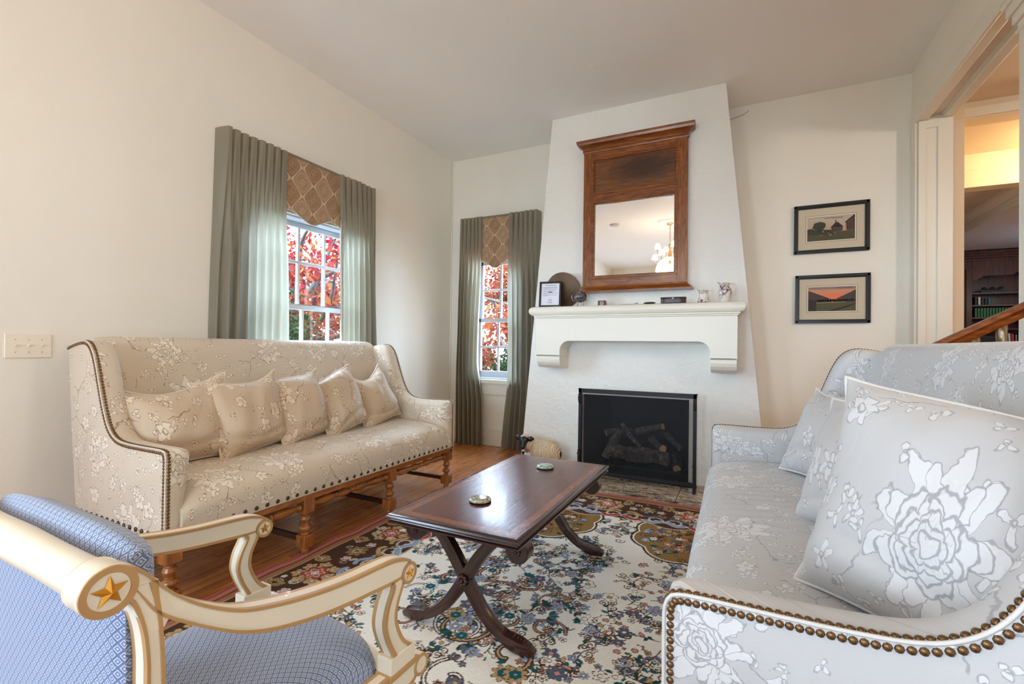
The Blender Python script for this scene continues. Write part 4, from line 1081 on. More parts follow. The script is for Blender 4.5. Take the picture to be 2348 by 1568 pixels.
m = MB(); m.grid([[(XL + .088 + .008 * math.sin(q_ * 3.2 + z_ * 2) - _cr.location.x, 2.822 + .035 * q_ / 5 + .03 * (2.1 - z_) / 2.1 - _cr.location.y, z_) for q_ in range(6)] for z_ in [.02 + 2.10 * k_ / 20 for k_ in range(21)]])
m.build('lining', M_lining, _cr, smooth='all')
valance('ogee patterned tan valance with scalloped hem above the left wall window', 'y', XL, 1, 2.30, 2.82, 2.045, 2.48, lambda s: -.034 * math.cos((s - .46) * 2 * PI * 1.35))
valance('ogee patterned tan valance with pointed hem above the narrow back window', 'x', YB, -1, -2.61, -2.26, 2.005, 2.515, lambda s: -.042 * math.cos((s - .5) * 2 * PI) - .008)

# ------------------------------------------------------------------ sofas
SOFA_L = 2.025
def side_profile():
    pts = [(.0, .312), (.0, .50), (.0, .628), (.004, .652), (.018, .665), (.06, .668), (.18, .667), (.28, .668), (.35, .674), (.40, .692), (.44, .727), (.474, .785), (.504, .855), (.530, .925), (.557, .995), (.585, 1.049), (.618, 1.082), (.660, 1.096), (.72, 1.091), (.815, 1.070)]
    back = [(.805, 1.0), (.77, .7), (.71, .312)]
    return pts, back
def offset_poly(poly, o):
    n_ = len(poly); out = []
    for i in range(n_):
        p0, p, p1 = Vector(poly[i - 1]), Vector(poly[i]), Vector(poly[(i + 1) % n_])
        a = (p - p0).normalized(); b = (p1 - p).normalized(); t = (a + b)
        t = t.normalized() if t.length > 1e-6 else a
        nrm = Vector((-t.y, t.x)); c = max(.4, nrm.dot(Vector((-a.y, a.x))))
        out.append(tuple(p + nrm * o / c))
    return out
_nails = {}
def nail(parent, pos, mat, rz, ax):
    if (ax, mat.name) not in _nails:
        m = MB(); m.ball((0, 0, 0), .0105, 10, 5, sq=(.6, 1, 1) if ax == 'x' else (1, .6, 1))
        o = m.build('nailhead', mat, parent, smooth='all'); _nails[(ax, mat.name)] = o.data
    else:
        o = bpy.data.objects.new('nailhead', _nails[(ax, mat.name)]); col.objects.link(o); o.parent = parent
    o.location = pos
def sofa(label, loc, rz, fab, pipe, nail_a=M_nail, nail_b=M_nail_d):
    L = SOFA_L / 2
    root = empty('sofa', loc, rz); tag(root, label, 'sofa')
    pts, back = side_profile()
    pr = [tuple(p) for p in spline([Vector(p) for p in pts], 70)]
    bk_ = [tuple(p) for p in resample([Vector(p) for p in [pts[-1]] + back], 10)][1:]
    bt = [(.71 - .71 * k / 8, .312) for k in range(1, 8)]
    poly0 = pr + bk_ + bt          # runs up the front, over the top, down the back: interior lies to the right
    for sgn in (-1, 1):
        rings = []; UV = []
        for t, o in ((0, .005), (.002, .002), (.006, 0), (.05, 0), (.07, .002), (.084, .007), (.096, .016), (.104, .030), (.107, .045)):
            q = offset_poly(poly0, -o)
            # the front face narrows towards the bottom
            rings.append([(a, sgn * (L - t * (1 - .38 * max(0, min(1, (.60 - b) / .28)) * (1 if a < .2 else 0))), b) for a, b in q])
            UV.append([(a + (t if True else 0), b) for a, b in poly0] + [(poly0[0][0] + t, poly0[0][1])])
        m = MB(); m.grid(rings, close_v=True, UV=UV)
        n_ = len(poly0)
        m.face(list(range(n_)), 0, [(a * 1.0 + (3 if sgn > 0 else 0), b) for a, b in poly0]); m.face([(len(rings) - 1) * n_ + k for k in range(n_)][::-1], 0, [(a + 1.3, b) for a, b in poly0][::-1])
        arm = m.build('arm', fab, root, smooth=50)
        # double nailhead trim along the front edge and over the top
        path = spline([Vector((p[0], p[1])) for p in pts[:-1]] + [Vector((.65, 1.073))], 2)
        path = [Vector(p) for p in spline([Vector(p) for p in pts], 400)]
        total = sum((b - a).length for a, b in zip(path, path[1:])); cnt = int(total / .0134)
        path = resample(path, cnt)
        m = MB(); m2 = MB()
        for i, p in enumerate(path):
            a = path[max(0, i - 1)]; b = path[min(cnt - 1, i + 1)]; t = (b - a).normalized(); nr = Vector((-t.y, t.x))   # outward
            q = p - nr * .011
            m.ball((q.x, sgn * (L + .0005), q.y), .0067, 8, 4, sq=(1, .55, 1))
            M_ = Matrix(((nr.x, t.x, 0), (0, 0, 1), (nr.y, t.y, 0))).to_3x3()
            m.ball((p.x + nr.x * .0005, sgn * (L - .013), p.y + nr.y * .0005), .0067, 8, 4, sq=(.55, 1, 1), M=M_)
        m.build('nailhead_trim', nail_a, arm, smooth='all')
        m = MB(); m.tube([(p.x, sgn * (L - .001), p.y) for p in resample(path, 120)], .0035, 6); m.build('piping', pipe, arm, smooth='all')
        for k in range(16):
            nail(arm, (.02 + k * .0452, sgn * (L + .001), .329), nail_b, R(0), 'y')
    # backrest
    prof = [(.54, .48), (.605, .60), (.65, .75), (.682, .88), (.703, .98), (.718, 1.045), (.738, 1.088), (.768, 1.112), (.80, 1.12), (.833, 1.11), (.854, 1.08), (.856, 1.02), (.80, .7), (.73, .312)]
    pf = spline([Vector(p) for p in prof], 48); P = []; UV = []; ny = 60
    for j in range(ny + 1):
        y = -L + .085 + (2 * L - .17) * j / ny; e = max(0, abs(y) / (L - .085)); edge = max(0, (e - .93) / .07) ** 2
        row = []; uvr = []; s = 0
        for i, p in enumerate(pf):
            if i: s += (p - pf[i - 1]).length
            bl = .012 * math.sin(PI * min(1, i / 30)) * (1 - e ** 4)
            row.append((p.x - bl, y, p.y - edge * .012 * (1 if 12 < i < 40 else 0))); uvr.append((y, s))
        P.append(row); UV.append(uvr)
    m = MB(); m.grid(P, UV=UV); b0 = 0; npf = len(pf)
    m.face(list(range(npf))); m.face([ny * npf + k for k in range(npf)][::-1])
    m.build('backrest', fab, root, smooth=50)
    # seat
    prof = [(.06, .312), (.0, .312), (-.007, .322), (-.012, .35), (-.017, .39), (-.016, .425), (-.004, .458), (.025, .484), (.08, .503), (.20, .517), (.36, .522), (.52, .515), (.64, .50)]
    pf = spline([Vector(p) for p in prof], 52); P = []; UV = []; ny = 160; npf = len(pf)
    for j in range(ny + 1):
        y = -L + .058 + (2 * L - .116) * j / ny; e = abs(y) / (L - .06); row = []; uvr = []; s = 0
        dome = 1 - .28 * max(0, (e - .86) / .14) ** 2
        for i, p in enumerate(pf):
            if i: s += (p - pf[i - 1]).length
            zz = .312 + (p.y - .312) * dome; fz = max(0, min(1, (p.y - .40) / .1))
            wr = .0022 * math.sin(y * 95 + 2.5 * math.sin(p.x * 9)) * fz * max(0, math.sin(PI * min(1, max(0, (p.x + .02) / .4)))) * math.exp(-((y - .25) / .45) ** 2)
            row.append((p.x + .004 * math.sin(y * 7) * fz, y, zz + wr + .004 * math.sin(y * 5 + 1) * fz)); uvr.append((y + 5, s))
        P.append(row); UV.append(uvr)
    m = MB(); m.grid(P, UV=UV); m.face(list(range(npf))); m.face([ny * npf + k for k in range(npf)][::-1])
    seat = m.build('seat', fab, root, smooth=60)
    for k in range(34):
        nail(seat, (-.0105, -L + .105 + (2 * L - .21) * k / 33, .334), nail_b, 0, 'x')
    # underframe
    m = MB(); m.box((.0, -L + .01, .285), (.03, L - .01, .313)); m.box((.68, -L + .01, .285), (.71, L - .01, .313)); m.box((.0, -L + .01, .285), (.71, -L + .04, .313)); m.box((.0, L - .04, .285), (.71, L - .01, .313)); m.build('seat_rail', M_oak_x, root, bevel=.003)
    lp = [(.012, 0), (.021, .006), (.023, .018), (.019, .03), (.012, .036)]
    up = [(.021, .0), (.024, .006), (.015, .012), (.017, .02), (.026, .03), (.030, .042), (.026, .055), (.016, .062), (.020, .067), (.017, .074), (.024, .085), (.027, .10), (.022, .118), (.015, .125), (.020, .13), (.021, .138), (.016, .142)]
    ys = [-L + .04, -L + .04 + (2 * L - .08) / 3, L - .04 - (2 * L - .08) / 3, L - .04]
    for xx in (.032, .675):
        for y in ys:
            m = MB(); h = .032
            m.box((xx - h, y - h, .036), (xx + h, y + h, .10)); m.box((xx - h, y - h, .215), (xx + h, y + h, .30))
            m.lathe(lp, Matrix.Translation((xx, y, 0)), 18); m.lathe([(r_, z_ * .83) for r_, z_ in up], Matrix.Translation((xx, y, .099)), 18)
            m.build('leg', M_oak, root, bevel=.004, smooth=30)
    seg = [(.012, 0), (.020, .008), (.012, .018), (.015, .03), (.021, .05), (.023, .075), (.019, .105), (.012, .118), (.017, .124), (.012, .13), (.019, .145), (.023, .165), (.019, .185), (.012, .2), (.017, .206), (.012, .212)]
    for xx in (.032, .675):
        for y0_, y1_ in zip(ys, ys[1:]):
            ln = (y1_ - y0_) - .06; half = ln / 2; k = half / .212
            pr_ = [(r, z * k) for r, z in seg]; pr_ = pr_ + [(r, ln - z) for r, z in reversed(pr_[:-1])]
            m = MB(); m.lathe(pr_, Matrix.Translation((xx, y0_ + .03, .247)) @ Matrix.Rotation(-PI / 2, 4, 'X'), 16)
            m.build('stretcher', M_oak_x, root, smooth=40)
    for y in ys:
        m = MB(); m.box((.06, y - .011, .06), (.65, y + .011, .088)); m.build('side_stretcher', M_tabledark, root, bevel=.002)
    return root
sofa('floral wing sofa tinted beige for warm light, with nailhead trim along the left wall', (-2.02, 2.062, .006), PI, M_fab_l, M_pipe_l)
sofa('floral wing sofa tinted grey for cool light, with nailhead trim at the right foreground', (-.14, 1.868, .011), R(1.0), M_fab_r, M_pipe_r)

# ------------------------------------------------------------------ pillows
def pillow(label, loc, rot, w_, h_, t_, fab, pipe, seed, uvo=0., sag=.06, uvs=1., vo=0.):
    """local: x width, z height, y thickness; origin at bottom centre"""
    random.seed(seed); n_ = 44; ph = [random.uniform(0, 6.28) for _ in range(10)]
    def shape(u, v, side):
        pinch = 1 - .13 * (1 - abs(u) ** 2.4) * (abs(v) ** 2)      # edges bow inwards
        pinch2 = 1 - .13 * (1 - abs(v) ** 2.4) * (abs(u) ** 2)
        x = u * w_ / 2 * pinch2; z = v * h_ / 2 * pinch
        th = (max(0, 1 - abs(u) ** 2.6) ** .62) * (max(0, 1 - abs(v) ** 2.6) ** .62)
        # sag: filling falls to the bottom
        th *= (1.0 - sag * 3 * v)
        wr = .012 * math.sin(3.2 * u + 2 * v + ph[0]) * math.sin(2.6 * v + ph[1]) + .004 * math.sin(7 * u - 5 * v + ph[2]) * math.sin(4 * u + ph[3])
        cr = -.013 * math.exp(-((v + .55 + .12 * math.sin(2.5 * u + ph[4])) / .09) ** 2) * (1 - u * u) ** .5 + .006 * math.exp(-((u - .5 * math.cos(ph[5]) - .3 * v) / .12) ** 2)
        y = side * (t_ / 2 * th) + (wr + cr) * min(1, th * 3) * side + .03 * u * v * math.sin(ph[6])
        z += .02 * math.sin(2.6 * u + ph[7]) * max(0, v) - h_ * .045 * max(0, v) ** 2 * (1 - u * u) - h_ * .05 * max(0, -v) * (1 - u * u) * .3
        return Vector((x, y, z + h_ / 2))
    root = empty('throw_pillow', loc); root.rotation_euler = rot; tag(root, label, 'pillow')
    m = MB()
    for side in (-1, 1):
        P = []; UV = []
        for i in range(n_ + 1):
            u = math.sin((i / n_ * 2 - 1) * PI / 2 * .98) / math.sin(PI / 2 * .98)
            P.append([shape(u, math.sin((j / n_ * 2 - 1) * PI / 2 * .98) / math.sin(PI / 2 * .98), side) for j in range(n_ + 1)])
            UV.append([((u * w_ / 2 + uvo) * uvs + side * 2, ((j / n_ * 2 - 1) * h_ / 2 + vo) * uvs) for j in range(n_ + 1)])
        m.grid(P, UV=UV)
    m.build('cover', fab, root, smooth='all')
    edge = [shape(-1 + 2 * k / 40, -1, 1) for k in range(40)] + [shape(1, -1 + 2 * k / 40, 1) for k in range(40)] + [shape(1 - 2 * k / 40, 1, 1) for k in range(40)] + [shape(-1, 1 - 2 * k / 40, 1) for k in range(40)]
    m = MB(); m.tube(edge, .0055, 8, closed=True); m.build('piping', pipe, root, smooth='all')
    return root
# left sofa: leaning on the backrest (which is towards -X); local +y points to the sofa back
def lp_(x, y, yaw, lean, roll=0): return (x, y), (lean, roll, yaw)
LP = [(-2.39, 1.345, 82, 21, -3, .48, .42, .22), (-2.35, 1.68, 92, 17, -8, .45, .43, .21), (-2.36, 2.015, 96, 16, -9, .42, .43, .20), (-2.37, 2.36, 96, 17, -13, .42, .43, .20), (-2.40, 2.72, 99, 18, -11, .43, .41, .19)]
labs = ['leftmost and largest tan floral pillow, slumped beside the near wing of the left sofa', 'second tan floral pillow from the left on the left sofa', 'middle of the five tan floral pillows on the left sofa', 'fourth tan floral pillow on the left sofa, with an upright peaked corner', 'rightmost tan floral pillow on the left sofa, beside the far arm']
for i, (x, y, yaw, lean, roll, w_, h_, t_) in enumerate(LP):
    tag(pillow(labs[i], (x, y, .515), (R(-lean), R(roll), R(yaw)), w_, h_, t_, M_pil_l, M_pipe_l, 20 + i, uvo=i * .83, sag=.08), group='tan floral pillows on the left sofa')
RP = [(.315, 1.15, -45, 20, 3, .60, .53, .26), (.29, 1.72, -58, 20, -4, .48, .46, .19), (.29, 2.40, -58, 20, 2, .46, .44, .19)]
labs = ['large pale floral pillow with white piping in the foreground of the right sofa', 'pale floral pillow just behind the large foreground one', 'farthest pale floral pillow on the right sofa, near its far arm']
for i, (x, y, yaw, lean, roll, w_, h_, t_) in enumerate(RP):
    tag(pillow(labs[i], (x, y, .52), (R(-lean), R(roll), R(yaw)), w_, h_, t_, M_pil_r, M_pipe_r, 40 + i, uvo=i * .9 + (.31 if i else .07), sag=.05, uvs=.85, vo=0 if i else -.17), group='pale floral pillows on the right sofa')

# ------------------------------------------------------------------ coffee table
def tabletop_mat():
    n = N('banded mahogany top'); p = n.obj(); x, y, z = n.xyz(p)
    g = n.noise(n.mp(p, (30, 3, 3), rot=(0, 0, R(28))), 1.5, 6, .65, .8)
    c = n.ramp(g, [(.3, srgb(58, 20, 12)), (.55, srgb(96, 38, 24)), (.8, srgb(126, 58, 38))])
    ax = n.mth('SUBTRACT', .272, n.mth('ABSOLUTE', x)); ay = n.mth('SUBTRACT', .565, n.mth('ABSOLUTE', y)); d = n.mth('MINIMUM', ax, ay)
    band = n.mth('MULTIPLY', n.mth('GREATER_THAN', d, .022), n.mth('LESS_THAN', d, .058))
    g2 = n.noise(n.mp(p, (14, 14, 3)), 3, 5, .7, 1)
    bc = n.ramp(g2, [(.3, srgb(104, 50, 28)), (.7, srgb(150, 84, 52))])
    c = n.mix(band, c, bc)
    ln = n.mth('MAXIMUM', n.step(n.mth('ABSOLUTE', n.mth('SUBTRACT', d, .022)), .0015, .0008), n.step(n.mth('ABSOLUTE', n.mth('SUBTRACT', d, .058)), .0015, .0008))
    c = n.mix(ln, c, srgb(34, 16, 12))
    rg = n.noise(n.mp(p, (60, 4, 3), rot=(0, 0, R(28))), 2, 5, .7, .5)
    n.P(Base_Color=c, Roughness=n.mth('MULTIPLY_ADD', rg, .26, .10)); n.b.inputs['Specular IOR Level'].default_value = .4; n.b.inputs['Coat Weight'].default_value = .2; n.b.inputs['Coat Roughness'].default_value = .12
    n.bump(rg, .22, .004); return n.m
ct = tag(empty('coffee_table', (-.935, 1.967, .012)), 'dark mahogany rectangular coffee table with banded top and crossed scroll legs', 'coffee table')
hx, hy = .272, .565
m = MB()
pf = [(.012, .408), (.006, .410), (-.002, .414), (-.004, .420), (.004, .424), (.006, .428), (-.004, .432), (-.007, .438), (-.005, .444), (.002, .448), (.010, .4485)]
rings = [[(-hx + e, -hy + e, z), (hx - e, -hy + e, z), (hx - e, hy - e, z), (-hx + e, hy - e, z)] for e, z in pf]
m.grid(rings, close_v=True, mi=1); m.face([0, 1, 2, 3], 1); m.face([(len(pf) - 1) * 4 + k for k in range(4)][::-1], 0)
m.build('tabletop', [tabletop_mat(), M_tabledark], ct, smooth=30)
def rosette(m, c, r, ax=1, sgn=-1):
    M = Matrix.Translation(c) @ Matrix.Rotation(PI / 2 * (1 if sgn < 0 else -1), 4, 'X')
    for k in range(8):
        a = 2 * PI * k / 8; m.ball(tuple(M @ Vector((r * .62 * math.cos(a), r * .62 * math.sin(a), .003))), r * .33, 8, 5, sq=(1, 1, 1))
    m.ball(tuple(M @ Vector((0, 0, .005))), r * .36, 10, 6)
def curved_leg(sx, yc, name):
    """sx=+1: top at +x side crossing to -x foot"""
    m = MB(); cl_ = spline([(sx * .155, .402), (sx * .10, .355), (sx * .045, .285), (0, .215), (-sx * .045, .15), (-sx * .09, .095), (-sx * .15, .05), (-sx * .21, .030), (-sx * .262, .022), (-sx * .285, .012)], 50)
    P = []
    for i, p in enumerate(cl_):
        a = cl_[max(0, i - 1)]; b = cl_[min(49, i + 1)]; t = (b - a).normalized(); nr = Vector((-t.y, t.x)); f = i / 49
        hw = .022 + .004 * math.sin(f * 4) - .004 * f; 
        if f > .82: hw = .021 + .004 * math.sin((f - .82) / .18 * PI) - .010 * ((f - .82) / .18) ** 2
        dy = .020 + (.006 * math.sin(min(1, (f - .75) / .25) * PI) if f > .75 else 0) - (.008 * ((f - .9) / .1) if f > .9 else 0)
        q = []
        for k in range(12):
            th = 2 * PI * k / 12 + PI / 12; cx_ = math.copysign(min(1, abs(math.cos(th)) * 1.25), math.cos(th)); sy_ = math.copysign(min(1, abs(math.sin(th)) * 1.25), math.sin(th))
            z = p.y + nr.y * hw * cx_; z = max(z, .0008)
            q.append((p.x + nr.x * hw * cx_, yc + dy * sy_, z))
        P.append(q)
    m.grid(P, close_v=True); m.face(list(range(12))[::-1]); m.face([49 * 12 + k for k in range(12)])
    o = m.build(name, M_tabledark, ct, smooth=35)
    m = MB()   # carved toes
    for k in range(8):
        f = .86 + .016 * k; p = cl_[min(49, int(f * 49))]; m.tube([(p.x, yc - .020 + .001 * k, p.y + .010), (p.x - sx * .004, yc - .010, p.y + .0195 - .0006 * k), (p.x - sx * .006, yc, p.y + .022 - .0008 * k), (p.x - sx * .004, yc + .010, p.y + .0195 - .0006 * k), (p.x, yc + .020 - .001 * k, p.y + .010)], .0042, 8)
    m.build('carved_foot', M_tabledark, o, smooth='all')
for yc, sg_ in ((-.445, -1), (.445, 1)):
    curved_leg(1, yc - .0, 'leg'); curved_leg(-1, yc + .001, 'leg')
    m = MB(); m.box((-.20, yc - .022, .385), (.20, yc + .022, .409)); m.build('bearer', M_tabledark, ct, bevel=.004)
    for sx in (-1, 1):
        m = MB(); m.lathe([(.040, 0), (.045, .004), (.045, .05), (.040, .054)], Matrix.Translation((sx * .222, yc + .027, .366)) @ Matrix.Rotation(PI / 2, 4, 'X'), 28)
        rosette(m, (sx * .222, yc + .027 * sg_, .366), .018, sgn=sg_); m.build('scroll_roundel', M_tabledark, ct, smooth=35)
    m = MB(); rosette(m, (0, yc + .023 * sg_, .215), .026, sgn=sg_); m.build('rosette', M_tabledark, ct, smooth='all')
def glassdisc(c, r, label, tint):
    root = empty('glass_coaster', (c[0], c[1], .4612)); tag(root, label, 'coaster', 'glass coasters on the coffee table')
    n = N('patterned glass ' + label[:5]); g = n.noise(n.obj(), 90, 4, .7, 1.5)
    n.P(Base_Color=n.ramp(g, [(.35, srgb(40, 44, 40)), (.5, tint), (.62, srgb(226, 232, 226)), (.75, srgb(110, 104, 86))]), Roughness=.06, Metallic=.1); n.b.inputs['Coat Weight'].default_value = 1
    m = MB(); m.lathe([(r * .96, 0), (r, .004), (r, .010), (r * .96, .013), (r * .80, .0155), (r * .5, .017), (.002, .0175)], seg=40); m.build('glass_body', n.m, root, smooth=40)
    m = MB(); m.lathe([(r * .98, -.0002), (r * 1.01, .002), (r * 1.01, .005)], seg=40); m.build('rim', M_black, root, smooth=30)
glassdisc((-.97, 1.684), .045, 'round silvery glass coaster nearer the front end of the table', srgb(176, 172, 150))
glassdisc((-.938, 2.31), .045, 'round green-tinted glass coaster toward the far end of the table', srgb(110, 160, 140))

# ------------------------------------------------------------------ armchair
ca = R(-2)
ch = empty('armchair', (-.638, .2756, 0), ca); tag(ch, 'cream and gilt open armchair with star roundels and blue diamond fabric, foreground left', 'armchair')
def strip(m, A, B, t0, t1, n_=40, band=.16, cap=True):
    """A,B: 2D (y,z) boundary curves; extruded in x from t0 to t1 (t1 outer), outer & inner faces have gilt borders"""
    A = spline([Vector(p) for p in A], n_); B = spline([Vector(p) for p in B], n_)
    fr_ = [0, band, band, 1 - band, 1 - band, 1]; dep = [0, 0, .002, .002, 0, 0]
    def face(t, sgn):
        rows = []
        for a, b in zip(A, B): rows.append([(t - sgn * d, a.x + (b.x - a.x) * f, a.y + (b.y - a.y) * f) for f, d in zip(fr_, dep)])
        for j in range(5):
            mi = 1 if j in (0, 1, 3, 4) else 0
            m.grid([[r[j], r[j + 1]] for r in rows], mi=mi)
        return rows
    o_ = face(t1, 1); i_ = face(t0, -1)
    for idx in (0, 5):
        # edge surface with raised reeding
        m.grid([[r1[idx], ((r1[idx][0] * .75 + r0[idx][0] * .25), r1[idx][1], r1[idx][2])] for r1, r0 in zip(o_, i_)], mi=1)
        m.grid([[((r1[idx][0] * .75 + r0[idx][0] * .25), r1[idx][1], r1[idx][2]), ((r1[idx][0] * .25 + r0[idx][0] * .75), r1[idx][1], r1[idx][2])] for r1, r0 in zip(o_, i_)], mi=0)
        m.grid([[((r1[idx][0] * .25 + r0[idx][0] * .75), r1[idx][1], r1[idx][2]), r0[idx]] for r1, r0 in zip(o_, i_)], mi=1)
    if cap:
        for k in (0, -1):
            b = len(m.v); m.v += [o_[k][0], o_[k][5], i_[k][5], i_[k][0]]; m.face([b, b + 1, b + 2, b + 3], 0)
    return A, B
def star(m, c, r, sgn, mi=0):
    b = len(m.v); m.v.append((c[0] + sgn * .006, c[1], c[2]))
    for k in range(10):
        rr_ = r if k % 2 == 0 else r * .42; a = PI / 2 + PI * k / 5; m.v.append((c[0], c[1] + rr_ * math.cos(a), c[2] + rr_ * math.sin(a)))
    for k in range(10): m.face([b, b + 1 + k, b + 1 + (k + 1) % 10], mi)
def disc(m, c, r, t0, t1):
    """lathe around x from t0 to t1 with gilt rims at both faces"""
    M = Matrix.Translation((t0, c[0], c[1])) @ Matrix.Rotation(PI / 2, 4, 'Y'); w_ = t1 - t0
    m.lathe([(r * .70, .0015), (r * .72, -.0), (r * .98, 0), (r, .002)], M, 36, 1); m.lathe([(r, .002), (r * .96, .005), (r, .009), (r * .96, .013), (r, w_ * .5), (r * .96, w_ - .013), (r, w_ - .009), (r * .96, w_ - .005), (r, w_ - .002)], M, 36, 0, cap=False)
    m.lathe([(r, w_ - .002), (r * .98, w_), (r * .72, w_), (r * .70, w_ - .0015)], M, 36, 1)
    m.lathe([(r * .71, .0012), (.001, .0012)], M, 30, 0, cap=False); m.lathe([(r * .71, w_ - .0012), (.001, w_ - .0012)], M, 30, 0, cap=False)
def side(t0, t1, nm):
    rt = None
    m = MB()
    top = [(.010, .845), (.032, .832), (.051, .809), (.072, .784), (.104, .756), (.154, .725), (.212, .706), (.279, .691), (.358, .680), (.428, .675), (.469, .671), (.500, .662), (.518, .652)]
    bot = [(.028, .808), (.046, .775), (.064, .756), (.084, .740), (.116, .716), (.155, .690), (.198, .670), (.245, .656), (.298, .644), (.359, .635), (.405, .630), (.454, .625), (.490, .625)]
    strip(m, top, bot, t0, t1, 60, .13)
    disc(m, (.511, .628), .0225, t0 - .002, t1 + .002)
    o = m.build('armrest', [M_cream, M_gold], ch, smooth=30)
    m = MB(); star(m, (t1 + .002, .511, .628), .014, 1); m.build('star', M_star, o)
    m = MB(); star(m, (t0 - .002, .511, .628), .014, -1); m.build('star', M_star, o)
    m = MB()
    sl = [(.458, .628), (.465, .614), (.450, .583), (.443, .550), (.451, .517), (.467, .482), (.474, .462)]
    sr_ = [(.502, .625), (.498, .613), (.482, .582), (.477, .555), (.483, .530), (.500, .498), (.525, .475)]
    strip(m, sl, sr_, t0, t1, 40, .2)
    m.build('arm_support', [M_cream, M_gold], ch, smooth=30)
    m = MB(); m.box((t0 - .001, .460, .436), (t1 + .001, .532, .476)); m.box((t0 - .003, .456, .430), (t1 + .003, .536, .444), 1)
    m.build('support_block', [M_cream, M_gold], ch, bevel=.002)
    m = MB()
    pl_ = [(.004, .812), (.021, .798), (.034, .761), (.039, .725), (.040, .69), (.040, .62), (.036, .54), (.028, .47), (.020, .40)]
    pr_ = [(.050, .812), (.051, .795), (.055, .765), (.058, .727), (.060, .69), (.062, .62), (.062, .54), (.062, .47), (.066, .40)]
    strip(m, pl_, pr_, t0, t1, 40, .2)
    m.prism([(.010, .832), (.044, .812), (.058, .786), (.066, .764), (.058, .750), (.040, .750), (.026, .785)], lambda a, b, t: (t, a, b), t0 + .0012, t1 - .0012)
    m.build('back_post', [M_cream, M_gold], ch, smooth=30)
    m = MB()   # seat rail with scroll end
    strip(m, [(.03, .446), (.2, .446), (.40, .444), (.50, .440), (.545, .438), (.560, .434)], [(.03, .378), (.2, .378), (.40, .378), (.50, .384), (.530, .390), (.545, .400)], t0, t1, 30, .16)
    disc(m, (.553, .415), .0225, t0 - .002, t1 + .002)
    m.build('side_rail', [M_cream, M_gold], ch, smooth=30)
    m = MB(); strip(m, [(.490, .386), (.505, .28), (.530, .15), (.570, .0)], [(.537, .386), (.547, .28), (.565, .15), (.597, .0)], t0, t1, 24, .2); m.build('leg', [M_cream, M_gold], ch, smooth=30)
    m = MB(); strip(m, [(.018, .40), (-.0, .28), (-.035, .15), (-.085, .0)], [(.066, .40), (.045, .28), (.0, .15), (-.05, .0)], t0, t1, 24, .2); m.build('leg', [M_cream, M_gold], ch, smooth=30)
side(-.036, 0, 'near'); side(-.512, -.476, 'far')
m = MB()   # top rail roll
M = Matrix.Translation((-.512, 0, .82)) @ Matrix.Rotation(PI / 2, 4, 'Y')
m.lathe([(.0255, .036), (.023, .05), (.0225, .15), (.024, .256), (.0225, .36), (.023, .462), (.0255, .476)], M, 36, 0)
tr_ = m.build('top_rail', [M_cream, M_gold], ch, smooth=40)
for t0, t1, xs1, sg1 in ((-.039, .0045, .0045, 1), (-.5165, -.474, -.5165, -1)):
    m = MB(); disc(m, (0, .82), .0285, t0, t1); o = m.build('rail_roundel', [M_cream, M_gold], tr_, smooth=30)
    m = MB(); star(m, (xs1, 0, .82), .0185, sg1)
    if sg1 > 0: m.build('star', M_star, o)
# back upholstery
def cushion(fn, nu, nv, uvf):
    P = [[fn(i / nu, j / nv) for j in range(nv + 1)] for i in range(nu + 1)]; UV = [[uvf(i / nu, j / nv) for j in range(nv + 1)] for i in range(nu + 1)]
    return P, UV
m = MB()
zb, zt = .44, .852
def padshape(u, v, front):
    x = -.475 + .438 * u; e = 1 - abs(2 * u - 1) ** 6; z = zb + (zt - zb) * v - .012 * (abs(2 * u - 1) ** 4) * v
    cy = .038 + .03 * math.exp(-((v - .72) / .5) ** 2) - .012 * v ** 3   # follows the post curve
    cy = smooth_lerp([(.42, .040), (.55, .046), (.70, .044), (.78, .042), (.86, .046)], z)
    th = (.012 + .026 * max(0, e) ** .5 * max(0, 1 - (2 * v - 1) ** 8) ** .5)
    if not front: th = .010 + .012 * max(0, e) ** .5 * max(0, 1 - (2 * v - 1) ** 10)
    if v > .985: th = .004
    return (x, cy + (th if front else -th), z)
for fr_ in (True, False):
    P, UV = cushion(lambda u, v: padshape(u, v, fr_), 30, 40, lambda u, v: (u * .46, v * .42))
    m.grid(P, UV=UV)
    if fr_: PF = P
    else: PB = P
for idx in (0, -1):
    m.grid([[a, b] for a, b in zip(PF[idx], PB[idx])], UV=[[(0, k * .01), (.02, k * .01)] for k in range(len(PF[idx]))])
m.grid([[a[-1], b[-1]] for a, b in zip(PF, PB)], UV=[[(k * .015, 0), (k * .015, .01)] for k in range(len(PF))])
m.build('back_cushion', M_chair, ch, smooth=60)
m = MB()
def seatshape(u, v):
    # u across, v front-back
    c = abs(2 * u - 1); front = .478 + .045 * (1 - c ** 2.2) - .03 * c ** 10
    x = -.476 + .440 * u; y = .075 + (front - .075) * v
    rim = (max(0, 1 - c ** 5) ** .5) * (max(0, 1 - max(0, 2 * v - 1) ** 6) ** .5)
    z = .442 + .056 * rim
    return (x, y, z)
P, UV = cushion(seatshape, 40, 44, lambda u, v: (u * .464, v * .46)); m.grid(P, UV=UV)
Pb = [[(p[0], p[1], .418) for p in r] for r in P]
m.grid([[a, b] for a, b in zip([r[-1] for r in P], [r[-1] for r in Pb])], UV=[[(k * .0116, .46), (k * .0116, .485)] for k in range(41)])
m.grid([[a, b] for a, b in zip(P[0], Pb[0])], UV=[[(-.03, k * .0105), (0, k * .0105)] for k in range(45)]); m.grid([[a, b] for a, b in zip(P[-1], Pb[-1])], UV=[[(.464, k * .0105), (.49, k * .0105)] for k in range(45)])
